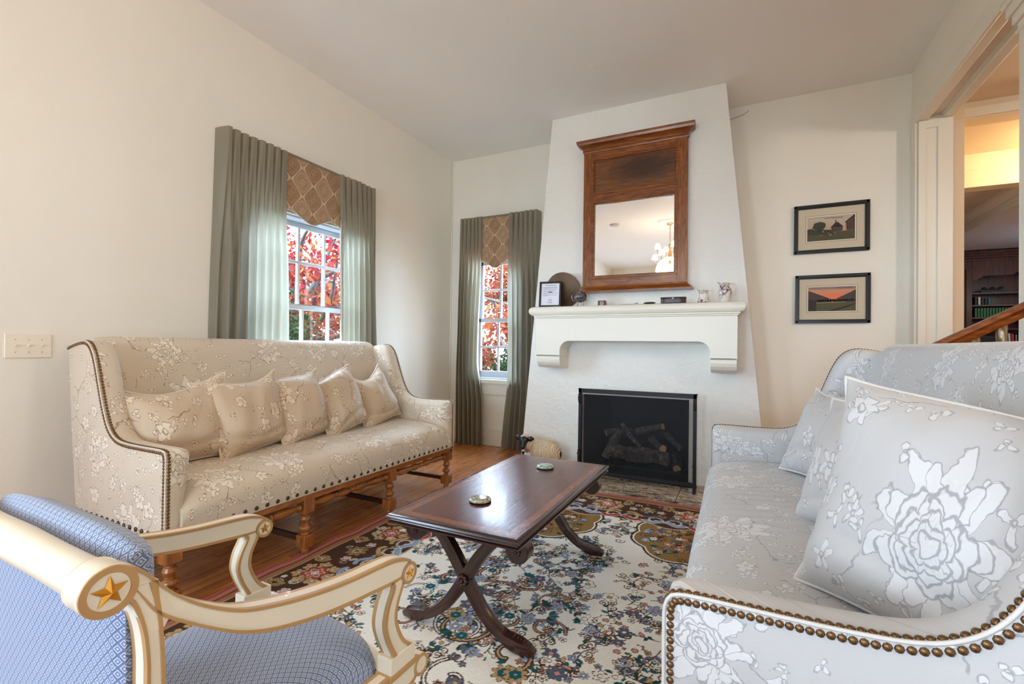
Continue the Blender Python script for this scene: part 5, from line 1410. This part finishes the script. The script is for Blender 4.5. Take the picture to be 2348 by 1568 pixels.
m.grid([[a, b] for a, b in zip([r[0] for r in P], [r[0] for r in Pb])], UV=[[(k * .0116, 0), (k * .0116, -.02)] for k in range(41)])
m.build('seat_cushion', M_chair, ch, smooth=60)
m = MB(); P = []
for k in range(25):
    u = k / 24; c = abs(2 * u - 1); y = .495 + .045 * (1 - c ** 2.2); P.append([(-.476 + .440 * u, y + a, z) for a, z in ((-.03, .380), (0, .380), (.006, .405), (.0, .436), (-.03, .436))])
m.grid(P, close_v=True, mi=0); m.build('front_rail', [M_cream, M_gold], ch, smooth=35)
m = MB(); m.box((-.476, .03, .378), (-.036, .07, .442)); m.build('rear_rail', M_cream, ch, bevel=.004)
m = MB(); m.box((-.476, .06, .402), (-.036, .46, .417)); m.build('seat_board', M_black, ch)
# ------------------------------------------------------------------ rug: knotted pattern drawn stitch by stitch as vertex colours on a fine grid
RX0, RX1, RY0, RY1 = -2.06, .68, -.15, 3.485
def axis(a, b, knots):
    """knots: [(coord, spacing)]"""
    out = [a]
    while out[-1] < b:
        sp = knots[-1][1]
        for (c0, s0), (c1, s1) in zip(knots, knots[1:]):
            if c0 <= out[-1] < c1: sp = s0 + (s1 - s0) * (out[-1] - c0) / (c1 - c0)
        out.append(out[-1] + sp)
    out[-1] = b; return np.array(out)
gx = axis(RX0, RX1, [(-2.06, .0042), (-1.2, .0036), (-.1, .0036), (.0, .03), (.7, .04)])
gy = axis(RY0, RY1, [(-.15, .0062), (.5, .0060), (.95, .0036), (1.6, .0036), (2.6, .0046), (3.49, .0048)])
GX, GY = np.meshgrid(gx, gy, indexing='ij')
RC = np.zeros(GX.shape + (3,), dtype=np.float32)
lin = lambda *c: np.array(srgb(*c)[:3], dtype=np.float32)
CREAM, BROWN, BLUE, DBLUE, TEAL, RED, PINK, GOLD, TAN, GREY, GREEN, ROSE = lin(246, 241, 228), lin(78, 52, 38), lin(146, 168, 198), lin(86, 102, 126), lin(30, 96, 100), lin(170, 66, 58), lin(206, 150, 132), lin(150, 116, 66), lin(196, 164, 116), lin(104, 110, 122), lin(34, 74, 66), lin(176, 74, 84)
LINE = lin(84, 58, 44)
rng = random.Random(11)
RC[:] = CREAM
def win(x0, x1, y0, y1):
    i0, i1 = np.searchsorted(gx, [x0, x1]); j0, j1 = np.searchsorted(gy, [y0, y1])
    return slice(i0, i1), slice(j0, j1)
def put(s, mask, c):
    v = RC[s]; v[mask] = c
def flw(x, y, r, n_, pc, oc=LINE, cc=TAN, rot=0, ow=.0038, inner=.62):
    s = win(x - r, x + r, y - r, y + r); X = GX[s] - x; Y = GY[s] - y
    if X.size == 0: return
    d = np.hypot(X, Y); th = np.arctan2(Y, X) - rot; pr = r * (inner + (1 - inner) * np.abs(np.cos(n_ * th / 2)))
    if oc is not None: put(s, d < pr, oc)
    put(s, d < pr - ow, pc)
    put(s, (np.abs(np.cos(n_ * th / 2)) < .12) & (d < pr - ow) & (d > r * .4), pc * .72)
    put(s, d < r * .34, oc if oc is not None else LINE); put(s, d < r * .34 - ow * .8, cc)
def leaf(x, y, L_, W_, a, c, oc=None):
    s = win(x - L_, x + L_, y - L_, y + L_); X = GX[s] - x; Y = GY[s] - y
    if X.size == 0: return
    u = (X * math.cos(a) + Y * math.sin(a)) / L_; v = (-X * math.sin(a) + Y * math.cos(a)) / W_
    m_ = (u > 0) & (u < 1) & (np.abs(v) < np.sin(PI * np.clip(u, 0, 1)) ** .8)
    if oc is not None: put(s, m_, oc); m_ = (u > .06) & (u < .94) & (np.abs(v) < np.sin(PI * np.clip(u, 0, 1)) ** .8 - .28)
    put(s, m_, c)
def stroke(pts, w_, c):
    for (ax, ay), (bx, by) in zip(pts, pts[1:]):
        s = win(min(ax, bx) - w_, max(ax, bx) + w_, min(ay, by) - w_, max(ay, by) + w_); X = GX[s]; Y = GY[s]
        if X.size == 0: continue
        dx, dy = bx - ax, by - ay; t = np.clip(((X - ax) * dx + (Y - ay) * dy) / max(dx * dx + dy * dy, 1e-9), 0, 1)
        put(s, np.hypot(X - ax - t * dx, Y - ay - t * dy) < w_, c)
def curve(p0, a0, ln, bend, n_=14):
    pts = [p0]; a = a0
    for i in range(n_):
        a += bend / n_; x, y = pts[-1]; pts.append((x + ln / n_ * math.cos(a), y + ln / n_ * math.sin(a)))
    return pts, a
def spiral(x, y, r, a, sgn=1, c=LINE, w_=.0028):
    pts = [(x + r * (1 - t / 22) * math.cos(a + sgn * t * .42), y + r * (1 - t / 22) * math.sin(a + sgn * t * .42)) for t in range(20)]; stroke(pts, w_, c)
def spray(x, y, a, ln, bend, rich=0):
    pts, ae = curve((x, y), a, ln, bend)
    stroke(pts, .0026, LINE)
    for i in range(2, len(pts) - 1):
        px, py = pts[i]; an = math.atan2(pts[i + 1][1] - py, pts[i + 1][0] - px)
        sd = 1 if i % 2 else -1; q = rng.random()
        if q < .42: leaf(px, py, rng.uniform(.022, .04), rng.uniform(.006, .010), an + sd * rng.uniform(.5, 1.1), rng.choice([GREEN, GREEN, TEAL, GREY]), None)
        elif q < .60:
            b, be = curve((px, py), an + sd * .9, .045, sd * .8, 6); stroke(b, .0024, LINE); flw(b[-1][0], b[-1][1], rng.uniform(.013, .020), 5, rng.choice([CREAM, CREAM, PINK, BLUE, TAN]), rot=rng.random() * 6, cc=PINK)
        elif q < .75: spiral(px + .02 * math.cos(an + sd * 1.4), py + .02 * math.sin(an + sd * 1.4), .019, an, sd)
        elif q < .86: leaf(px, py, .035, .011, an + sd * .9, rng.choice([TAN, PINK, CREAM]), LINE)
    e = pts[-1]
    flw(e[0], e[1], rng.uniform(.024, .042), rng.choice([5, 5, 6, 8]), rng.choice([BLUE, BLUE, lin(160, 178, 206), DBLUE, lin(158, 166, 184), CREAM, CREAM]), rng.choice([None, None, LINE, LINE]) if not rich else LINE, rng.choice([TAN, PINK, CREAM]), rng.random() * 6)
cxr, cyr = (RX0 + RX1) / 2, 1.72
x0i, x1i, y0i, y1i = RX0 + .50, RX1 - .50, .36, RY1 - .50
# field: rows of sprays, denser toward the medallion
for k in range(430):
    x = rng.uniform(x0i - .06, min(.05, x1i)); y = rng.uniform(.32, y1i + .05)
    dd = math.hypot((x - cxr) / .55, (y - cyr) / .75)
    if rng.random() < .75 and .95 < dd < 1.35: continue      # calm ring around the medallion
    spray(x, y, rng.uniform(0, 6.28), rng.uniform(.10, .22), rng.uniform(-2.4, 2.4))
for k in range(220):
    x = rng.uniform(x0i - .03, .02); y = rng.uniform(.32, y1i)
    q = rng.random()
    if q < .4: flw(x, y, rng.uniform(.014, .026), rng.choice([4, 5, 6]), rng.choice([GREY, DBLUE, BLUE, PINK]), LINE, CREAM, rng.random() * 6)
    elif q < .7:
        a = rng.random() * 6.28
        for d_ in (-.6, 0, .6): leaf(x, y, .036, .008, a + d_, rng.choice([GREEN, TEAL]))
    else: spiral(x, y, rng.uniform(.018, .03), rng.random() * 6, rng.choice([-1, 1]))
# medallion: brown scrolls with large blue and teal rosettes, drawn in mirrored pairs
def mirror2(fn):
    for sx in (-1, 1):
        for sy in (-1, 1): fn(sx, sy)
def scroll(x, y, r, a, sg, c=BROWN, w_=.008, inner=CREAM):
    pts = [(x + r * (1 - t / 30) * math.cos(a + sg * t * .26), y + r * (1 - t / 30) * math.sin(a + sg * t * .26)) for t in range(24)]
    stroke(pts, w_, c); stroke(pts, w_ * .35, inner)
mx, my = -.98, 1.58
for (dx, dy, r, a) in ((0, .28, .10, .5), (.14, .12, .09, 2.), (.10, .42, .08, 4.), (.26, .30, .09, 1.), (0, 0, .12, 3.), (.24, -.08, .10, 5.), (.30, .12, .08, 0), (.12, -.28, .10, 2.2), (.0, -.45, .09, 1.1), (.30, -.32, .09, 4.1)):
    for sx in (-1, 1): scroll(mx + sx * dx, my + dy, r, a if sx > 0 else PI - a, sx, rng.choice([BROWN, BROWN, lin(110, 84, 66)]), rng.uniform(.006, .012), rng.choice([CREAM, TAN, PINK]))
for k in range(46):
    a = rng.random() * 6.28; d_ = rng.random() ** .6 * .42; x, y = mx + d_ * math.cos(a) * .8, my + d_ * math.sin(a) * 1.25
    q = rng.random()
    if q < .5: flw(x, y, rng.uniform(.030, .048), rng.choice([5, 6, 6]), rng.choice([BLUE, DBLUE, DBLUE, BLUE, GREY]), rng.choice([None, LINE]), rng.choice([TAN, PINK]), rng.random() * 6)
    elif q < .75: flw(x, y, rng.uniform(.034, .05), 8, TAN if rng.random() < .5 else CREAM, BROWN, CREAM, 0); flw(x, y, .024, 6, TEAL, TEAL, BLUE, 0, inner=.85)
    else:
        for d2 in (-.8, -.3, .3, .8): leaf(x, y, .045, .011, a + d2, rng.choice([TEAL, GREEN, GREY]))
# gold corner lobes near the far border
for sx in (-1, 1):
    bx, by = cxr + sx * .42, 2.86
    s = win(bx - .42, bx + .42, by - .5, by + .3); X = GX[s] - bx; Y = GY[s] - by; th = np.arctan2(Y, X); d = np.hypot(X / .30, Y / .34); lob = 1 + .10 * np.abs(np.sin(4 * th))
    put(s, d < lob, BROWN); put(s, d < lob - .045, CREAM); put(s, d < lob - .075, GOLD)
    for k in range(170):
        a = rng.random() * 6.28; q = rng.random() ** .5 * .9; x, y = bx + .29 * q * math.cos(a), by + .33 * q * math.sin(a)
        if rng.random() < .5: flw(x, y, rng.uniform(.010, .034), 5, rng.choice([PINK, TAN, BLUE, CREAM, PINK, TAN]), BROWN, CREAM, rng.random() * 6)
        elif rng.random() < .5: leaf(x, y, .05, .012, rng.random() * 6, rng.choice([GREEN, DBLUE, BROWN]), None)
        else: spiral(x, y, .03, rng.random() * 6, 1, BROWN)
# border
dX = np.minimum(GX - RX0, RX1 - GX); dY = np.minimum(GY - RY0, RY1 - GY); D = np.minimum(dX, dY)
along = np.where(dX < dY, GY, GX)
edge_in = .46 + .035 * np.abs(np.sin(along * PI / .27)) + .02 * np.sin(along * 2 * PI / .54)
mask = D < edge_in
RC[mask] = lin(196, 178, 150)
RC[D < edge_in - .012] = BROWN
RC[D < .10] = lin(176, 142, 108)
RC[D < .088] = lin(168, 110, 84)
RC[(D < .060) & (D > .052)] = BROWN
RC[D < .045] = lin(190, 120, 108); RC[D < .022] = ROSE; RC[D < .008] = lin(206, 190, 172)
def bpoint(side, t, d):
    """point on border: side 'l' or 'f' (far) or 'r'"""
    return (RX0 + d, t) if side == 'l' else ((t, RY1 - d) if side == 'f' else (RX1 - d, t))
for side, t0, t1 in (('l', RY0, RY1), ('f', RX0, .05)):
    ax = PI / 2 if side == 'l' else 0
    n_ = int((t1 - t0) / .27)
    for k in range(n_ + 1):
        t = t0 + (k + .5) * .27
        # cartouche scrolls along the inner edge
        for sg in (-1, 1):
            x, y = bpoint(side, t + sg * .07, .40); scroll(x, y, .055, ax + (0 if sg > 0 else PI), sg, CREAM, .006, LINE)
            colr = [BLUE, RED][(k + (sg > 0)) % 2]
            p_ = [bpoint(side, t + sg * (.02 + .012 * j), .43 + .018 * math.sin(j * .55)) for j in range(9)]; stroke(p_, .020, CREAM); stroke(p_, .0165, colr)
            p_ = [bpoint(side, t + sg * (.01 + .014 * j), .34 + .022 * math.cos(j * .6)) for j in range(8)]; stroke(p_, .015, LINE); stroke(p_, .012, [DBLUE, BLUE, TAN][(k + (sg > 0)) % 3])
        # palmette
        x, y = bpoint(side, t, .235)
        if k % 2 == 0:
            for a in range(7): aa = a * 2 * PI / 7; flw(x + .078 * math.cos(aa), y + .078 * math.sin(aa), .040, 5, TAN, BROWN, lin(214, 196, 160), aa)
            flw(x, y, .070, 6, RED, BROWN, PINK, ax); flw(x, y, .046, 6, lin(196, 96, 70), CREAM, BLUE, ax); flw(x, y, .022, 4, BLUE, CREAM, CREAM)
        else:
            flw(x, y, .062, 8, lin(150, 124, 82), BROWN, TEAL, ax); flw(x, y, .036, 6, TAN, BROWN, DBLUE, 0)
            for sg in (-1, 1): xx, yy = bpoint(side, t + sg * .09, .25); flw(xx, yy, .028, 5, PINK, CREAM, BLUE, 0)
        for j in range(9):
            xx, yy = bpoint(side, t + rng.uniform(-.13, .13), rng.uniform(.12, .40)); q = rng.random()
            if q < .35: flw(xx, yy, rng.uniform(.014, .024), 5, rng.choice([PINK, CREAM, BLUE, TAN]), rng.choice([BROWN, CREAM]), rng.choice([RED, CREAM]), rng.random() * 6)
            elif q < .6: leaf(xx, yy, .042, .011, rng.random() * 6, rng.choice([TEAL, BLUE, TAN, GREEN]), CREAM)
            elif q < .85: scroll(xx, yy, rng.uniform(.022, .04), rng.random() * 6, rng.choice([-1, 1]), rng.choice([TAN, CREAM, PINK, lin(196, 164, 116)]), .0045, BROWN)
            else: spiral(xx, yy, .026, rng.random() * 6, 1, CREAM)
        for sg in (-1, 1):
            x, y = bpoint(side, t + sg * .135, .145); scroll(x, y, .042, ax + PI / 2 * sg, sg, TAN, .008, BROWN)
npr = np.random.RandomState(3)
RC *= (1 + .10 * (npr.rand(*GX.shape, 1).astype(np.float32) - .5))
RC *= (1 - .05 * np.clip(np.sin(GX * 3 + 1) * np.sin(GY * 2.3), 0, 1))[..., None]
# geometry: slightly rippled left edge, pile thickness 11 mm
wob = .010 * np.sin(GY * 16) * np.exp(-((GX - RX0) / .10) ** 2) + .006 * np.sin(GY * 31 + 1) * np.exp(-((GX - RX0) / .06) ** 2)
GZ = .0105 + .004 * np.clip(np.sin(GY * 16 + .6), 0, 1) * np.exp(-((GX - RX0) / .05) ** 2)
edge = (GX < RX0 + .002) | (GX > RX1 - .002) | (GY < RY0 + .002) | (GY > RY1 - .002)
GZ[edge] = .001
co = np.stack([GX + wob, GY, GZ], -1).reshape(-1, 3).astype(np.float32)
nx_, ny_ = GX.shape
idx = np.arange(nx_ * ny_).reshape(nx_, ny_)
fa = np.stack([idx[:-1, :-1], idx[1:, :-1], idx[1:, 1:], idx[:-1, 1:]], -1).reshape(-1, 4)
me = bpy.data.meshes.new('rug'); me.vertices.add(len(co)); me.vertices.foreach_set('co', co.ravel())
me.loops.add(fa.size); me.loops.foreach_set('vertex_index', fa.ravel().astype(np.int32))
me.polygons.add(len(fa)); me.polygons.foreach_set('loop_start', (np.arange(len(fa)) * 4).astype(np.int32)); me.polygons.foreach_set('loop_total', np.full(len(fa), 4, dtype=np.int32))
me.update(calc_edges=True)
me.polygons.foreach_set('use_smooth', np.ones(len(fa), dtype=bool))
ca_ = me.color_attributes.new('weave', 'FLOAT_COLOR', 'POINT')
ca_.data.foreach_set('color', np.concatenate([RC.reshape(-1, 3), np.ones((len(co), 1), np.float32)], 1).astype(np.float32).ravel())
n = N('knotted wool rug'); at = n.n.new('ShaderNodeAttribute'); at.attribute_name = 'weave'
gp = n.geo().outputs['Position']
nz = n.noise(gp, 420, 2, .6); nz2 = n.noise(gp, 90, 3, .6)
n.P(Base_Color=n.mix(n.mth('MULTIPLY', nz2, .05), at.outputs['Color'], srgb(150, 140, 128)), Roughness=1.); n.b.inputs['Specular IOR Level'].default_value = .15
n.bump(n.mth('ADD', nz, n.mth('MULTIPLY', nz2, 1.2)), .7, .003)
me.materials.append(n.m)
o = bpy.data.objects.new('rug', me); col.objects.link(o)
tag(o, 'large floral wool rug with cream field and brown scrolled border under the coffee table', 'rug')
del GX, GY, RC, D, dX, dY, along
# ------------------------------------------------------------------ garden outside the windows
def leafmat(name, stops, tr=.35):
    n = N(name); rnd = n.geo().outputs['Random Per Island']
    c = n.ramp(rnd, [(a_, (b_[0] * .17, b_[1] * .14, b_[2] * .14, 1)) for a_, b_ in stops]); n.P(Base_Color=c, Roughness=.8); n.b.inputs['Specular IOR Level'].default_value = .1
    t_ = n.n.new('ShaderNodeBsdfTranslucent'); n.l.new(c, t_.inputs[0]); mx = n.n.new('ShaderNodeMixShader'); mx.inputs[0].default_value = tr
    n.l.new(n.b.outputs[0], mx.inputs[1]); n.l.new(t_.outputs[0], mx.inputs[2]); n.l.new(mx.outputs[0], n.n['Material Output'].inputs['Surface']); return n.m
M_bark = simple('grey bark', srgb(60, 54, 54), .9, bump=(14, .6, .02), var=.2)
M_red = leafmat('red autumn leaves', [(0, srgb(200, 30, 60)), (.4, srgb(222, 62, 70)), (.7, srgb(226, 106, 60)), (1, srgb(236, 168, 70))])
M_org = leafmat('orange autumn leaves', [(0, srgb(196, 70, 60)), (.4, srgb(220, 104, 60)), (.75, srgb(230, 150, 80)), (1, srgb(150, 90, 60))])
M_grn = leafmat('evergreen leaves', [(0, srgb(16, 62, 30)), (.5, srgb(38, 96, 44)), (1, srgb(96, 140, 60))], .15)
def tree(name, label, pos, h, branches, clusters, mat, seed, leaf=.05, per=160, lean=(0, 0), trunk_r=.12, cat='tree', spread=.45):
    rg = random.Random(seed); root = empty(name, pos); tag(root, label, cat)
    m = MB(); tips = []
    top = Vector((lean[0], lean[1], h * .55))
    trunk = [Vector((0, 0, -.3)), Vector((lean[0] * .25, lean[1] * .2, h * .2)), Vector((lean[0] * .5, lean[1] * .6, h * .38)), top]
    tp = spline(trunk, 14); m.tube(tp, lambda t: trunk_r * (1 - .55 * t), 10)
    for b in range(branches):
        t0 = rg.uniform(.35, 1); p0 = tp[int(t0 * 13)]; a = rg.uniform(0, 6.28); ln = h * rg.uniform(.28, .5)
        p1 = p0 + Vector((math.cos(a) * ln * .5, math.sin(a) * ln * .5, ln * rg.uniform(.15, .5))); p2 = p1 + Vector((math.cos(a + rg.uniform(-.7, .7)) * ln * .5, math.sin(a + rg.uniform(-.7, .7)) * ln * .5, ln * rg.uniform(-.1, .5)))
        bp = spline([p0, p1 + Vector((rg.uniform(-.1, .1), 0, rg.uniform(-.15, .1))), p2], 10); r0 = trunk_r * .42 * (1.2 - t0 * .5); m.tube(bp, lambda t, r0=r0: r0 * (1 - .8 * t), 7)
        for k in range(4):
            q = bp[rg.randint(3, 9)]; e = q + Vector((rg.uniform(-.5, .5), rg.uniform(-.5, .5), rg.uniform(-.15, .45))) * (h * .14)
            m.tube(spline([q, (q + e) / 2 + Vector((0, 0, .05)), e], 6), lambda t, r0=r0: r0 * .28 * (1 - .75 * t) + .004, 5); tips.append(e)
        tips.append(p2)
    if branches: m.build('trunk', M_bark, root, smooth='all', fix=False)
    v = []; f = []
    for k in range(clusters):
        c = (rg.choice(tips) + Vector((rg.gauss(0, .12), rg.gauss(0, .12), rg.gauss(0, .1))) * h * .3) if tips else Vector((rg.gauss(0, spread), rg.gauss(0, spread), h * rg.uniform(.05, 1) ** .9))
        if not tips: c.x *= (1.25 - c.z / h); c.y *= (1.25 - c.z / h)
        for j in range(per):
            p = c + Vector((rg.gauss(0, 1), rg.gauss(0, 1), rg.gauss(0, .8))) * (.16 if tips else .20)
            if p.z < 0: continue
            s_ = leaf * rg.uniform(.6, 1.3); a, b_ = Vector((rg.gauss(0, 1), rg.gauss(0, 1), rg.gauss(0, 1))).normalized(), Vector((rg.gauss(0, 1), rg.gauss(0, 1), rg.gauss(0, 1)))
            b_ = a.cross(b_).normalized(); i = len(v); v += [tuple(p - a * s_), tuple(p + b_ * s_ * .5), tuple(p + a * s_), tuple(p - b_ * s_ * .5)]; f.append((i, i + 1, i + 2, i + 3))
    me = bpy.data.meshes.new('foliage'); me.from_pydata(v, [], f); me.materials.append(mat); o = bpy.data.objects.new('foliage', me); col.objects.link(o); o.parent = root
    return root
GZ0 = -.9
m = MB(); m.grid([[(-40 + 8 * i, -20 + 8 * j, GZ0) for j in range(9)] for i in range(6)])
grd = simple('leaf-strewn lawn', srgb(84, 78, 56), .95, var=.3); o = m.build('lawn', grd); st(o)
for v_ in o.data.vertices:
    if v_.co.x > -3.3 and v_.co.y < 9.6: pass
tree('maple_tree', 'red-leaved maple with forked grey trunk seen through the left wall window', (-6.9, 5.95, GZ0), 6.4, 22, 130, M_red, 5, .06, 60, (-.2, -.35), .17)
tree('maple_tree', 'orange-red tree filling the narrow back window', (-4.4, 8.6, GZ0), 5.6, 24, 190, M_org, 9, .06, 80, (.2, .1), .10)
tree('maple_tree', 'smaller red tree seen low on the right through the left wall window', (-8.2, 8.0, GZ0), 4.4, 14, 100, M_red, 12, .06, 60, (.1, .1), .08)
tree('bush', 'dense green bush low in the left wall window', (-5.5, 4.25, GZ0), 2.55, 0, 60, M_grn, 21, .035, 150, cat='bush', spread=.42)
tree('bush', 'orange bush low in the middle of the left wall window', (-6.0, 5.05, GZ0), 2.5, 0, 30, M_org, 23, .04, 110, cat='bush', spread=.45)
tree('bush', 'small dark green bush at the lower right of the narrow back window', (-3.45, 7.15, GZ0), 1.75, 0, 40, M_grn, 25, .03, 140, cat='bush', spread=.20)
tree('maple_tree', 'distant pale orange tree beyond the lawn', (-11.5, 10.5, GZ0), 6.0, 16, 80, M_org, 31, .07, 40, (.1, .1), .12)
# ------------------------------------------------------------------ chandelier, smoke detector (seen in the mirror)
cx_, cy_ = -1.107, .08
cn = tag(empty('chandelier', (cx_, cy_, ZC)), 'brass two-tier chandelier with lit pleated shades reflected in the mirror', 'chandelier')
M_brass = simple('pale brass', srgb(190, 160, 118), .3, .6)
m = MB(); m.lathe([(.20, 0), (.20, -.006), (.17, -.014), (.15, -.012), (.12, -.022), (.06, -.028), (.055, -.024)], seg=48); m.build('ceiling_medallion', M_ceil, cn, smooth=30)
m = MB(); m.lathe([(.055, -.026), (.06, -.034), (.045, -.045), (.015, -.055)], seg=24); m.build('canopy', M_brass, cn, smooth=30)
m = MB()
for k in range(11):
    z = -.06 - k * .026; M_ = Matrix.Translation((0, 0, z)) @ Matrix.Rotation(PI / 2 * (k % 2), 4, 'Z')
    m.tube([tuple(M_ @ Vector((.009 * math.cos(a), 0, .017 * math.sin(a)))) for a in [2 * PI * j / 10 for j in range(10)]], .0028, 6, closed=True)
m.build('chain', M_brass, cn, smooth='all')
m = MB(); m.lathe([(.004, -.35), (.012, -.36), (.02, -.38), (.028, -.42), (.016, -.46), (.022, -.50), (.03, -.56), (.02, -.62), (.034, -.66), (.02, -.70), (.008, -.73)], seg=20); m.build('stem', M_brass, cn, smooth=30)
M_shade = emit('lit ivory shade', (1, .80, .56, 1), 2.0)
for k in range(8):
    tier = k % 2; a = 2 * PI * k / 8 + .35; rr_ = .27 if tier == 0 else .20; zt = -.60 if tier == 0 else -.46
    c, s_ = math.cos(a), math.sin(a)
    m = MB(); m.tube(spline([(.02 * c, .02 * s_, zt + .02 - .04), (rr_ * .5 * c, rr_ * .5 * s_, zt - .10), (rr_ * .92 * c, rr_ * .92 * s_, zt - .07), (rr_ * c, rr_ * s_, zt - .02)], 16), .005, 8)
    m.lathe([(.018, -.02), (.02, -.012), (.008, -.008), (.008, .02)], Matrix.Translation((rr_ * c, rr_ * s_, zt)), 12)
    ar = m.build('arm', M_brass, cn, smooth=40)
    m = MB(); m.lathe([(.052, .015), (.030, .095)], Matrix.Translation((rr_ * c, rr_ * s_, zt)), 20, cap=False); m.build('lamp_shade', M_shade, ar, smooth=True, solid=.0015)
point('chandelier_light', (cx_, cy_, ZC - .80), 8, (1, .80, .58), .22)
sd = tag(empty('smoke_detector', (-1.98, .26, ZC)), 'small round white disc on the ceiling reflected in the mirror', 'smoke detector')
m = MB(); m.lathe([(.085, 0), (.085, -.008), (.07, -.02), (.01, -.024)], seg=32); m.build('cover', simple('grey white plastic', srgb(200, 198, 192), .5), sd, smooth=30)
m = MB(); m.lathe([(.042, -.0002), (.042, -.003), (.036, -.0035)], Matrix.Translation((-1.033, 3.462, ZC)), 24)  # faint spot of light on the ceiling, put in as a thin white disc
tag(m.build('ceiling_light_spot', simple('ceiling spot white', srgb(244, 242, 236), .5), smooth=30), 'faint small round white light spot on the ceiling above the room', 'light spot')
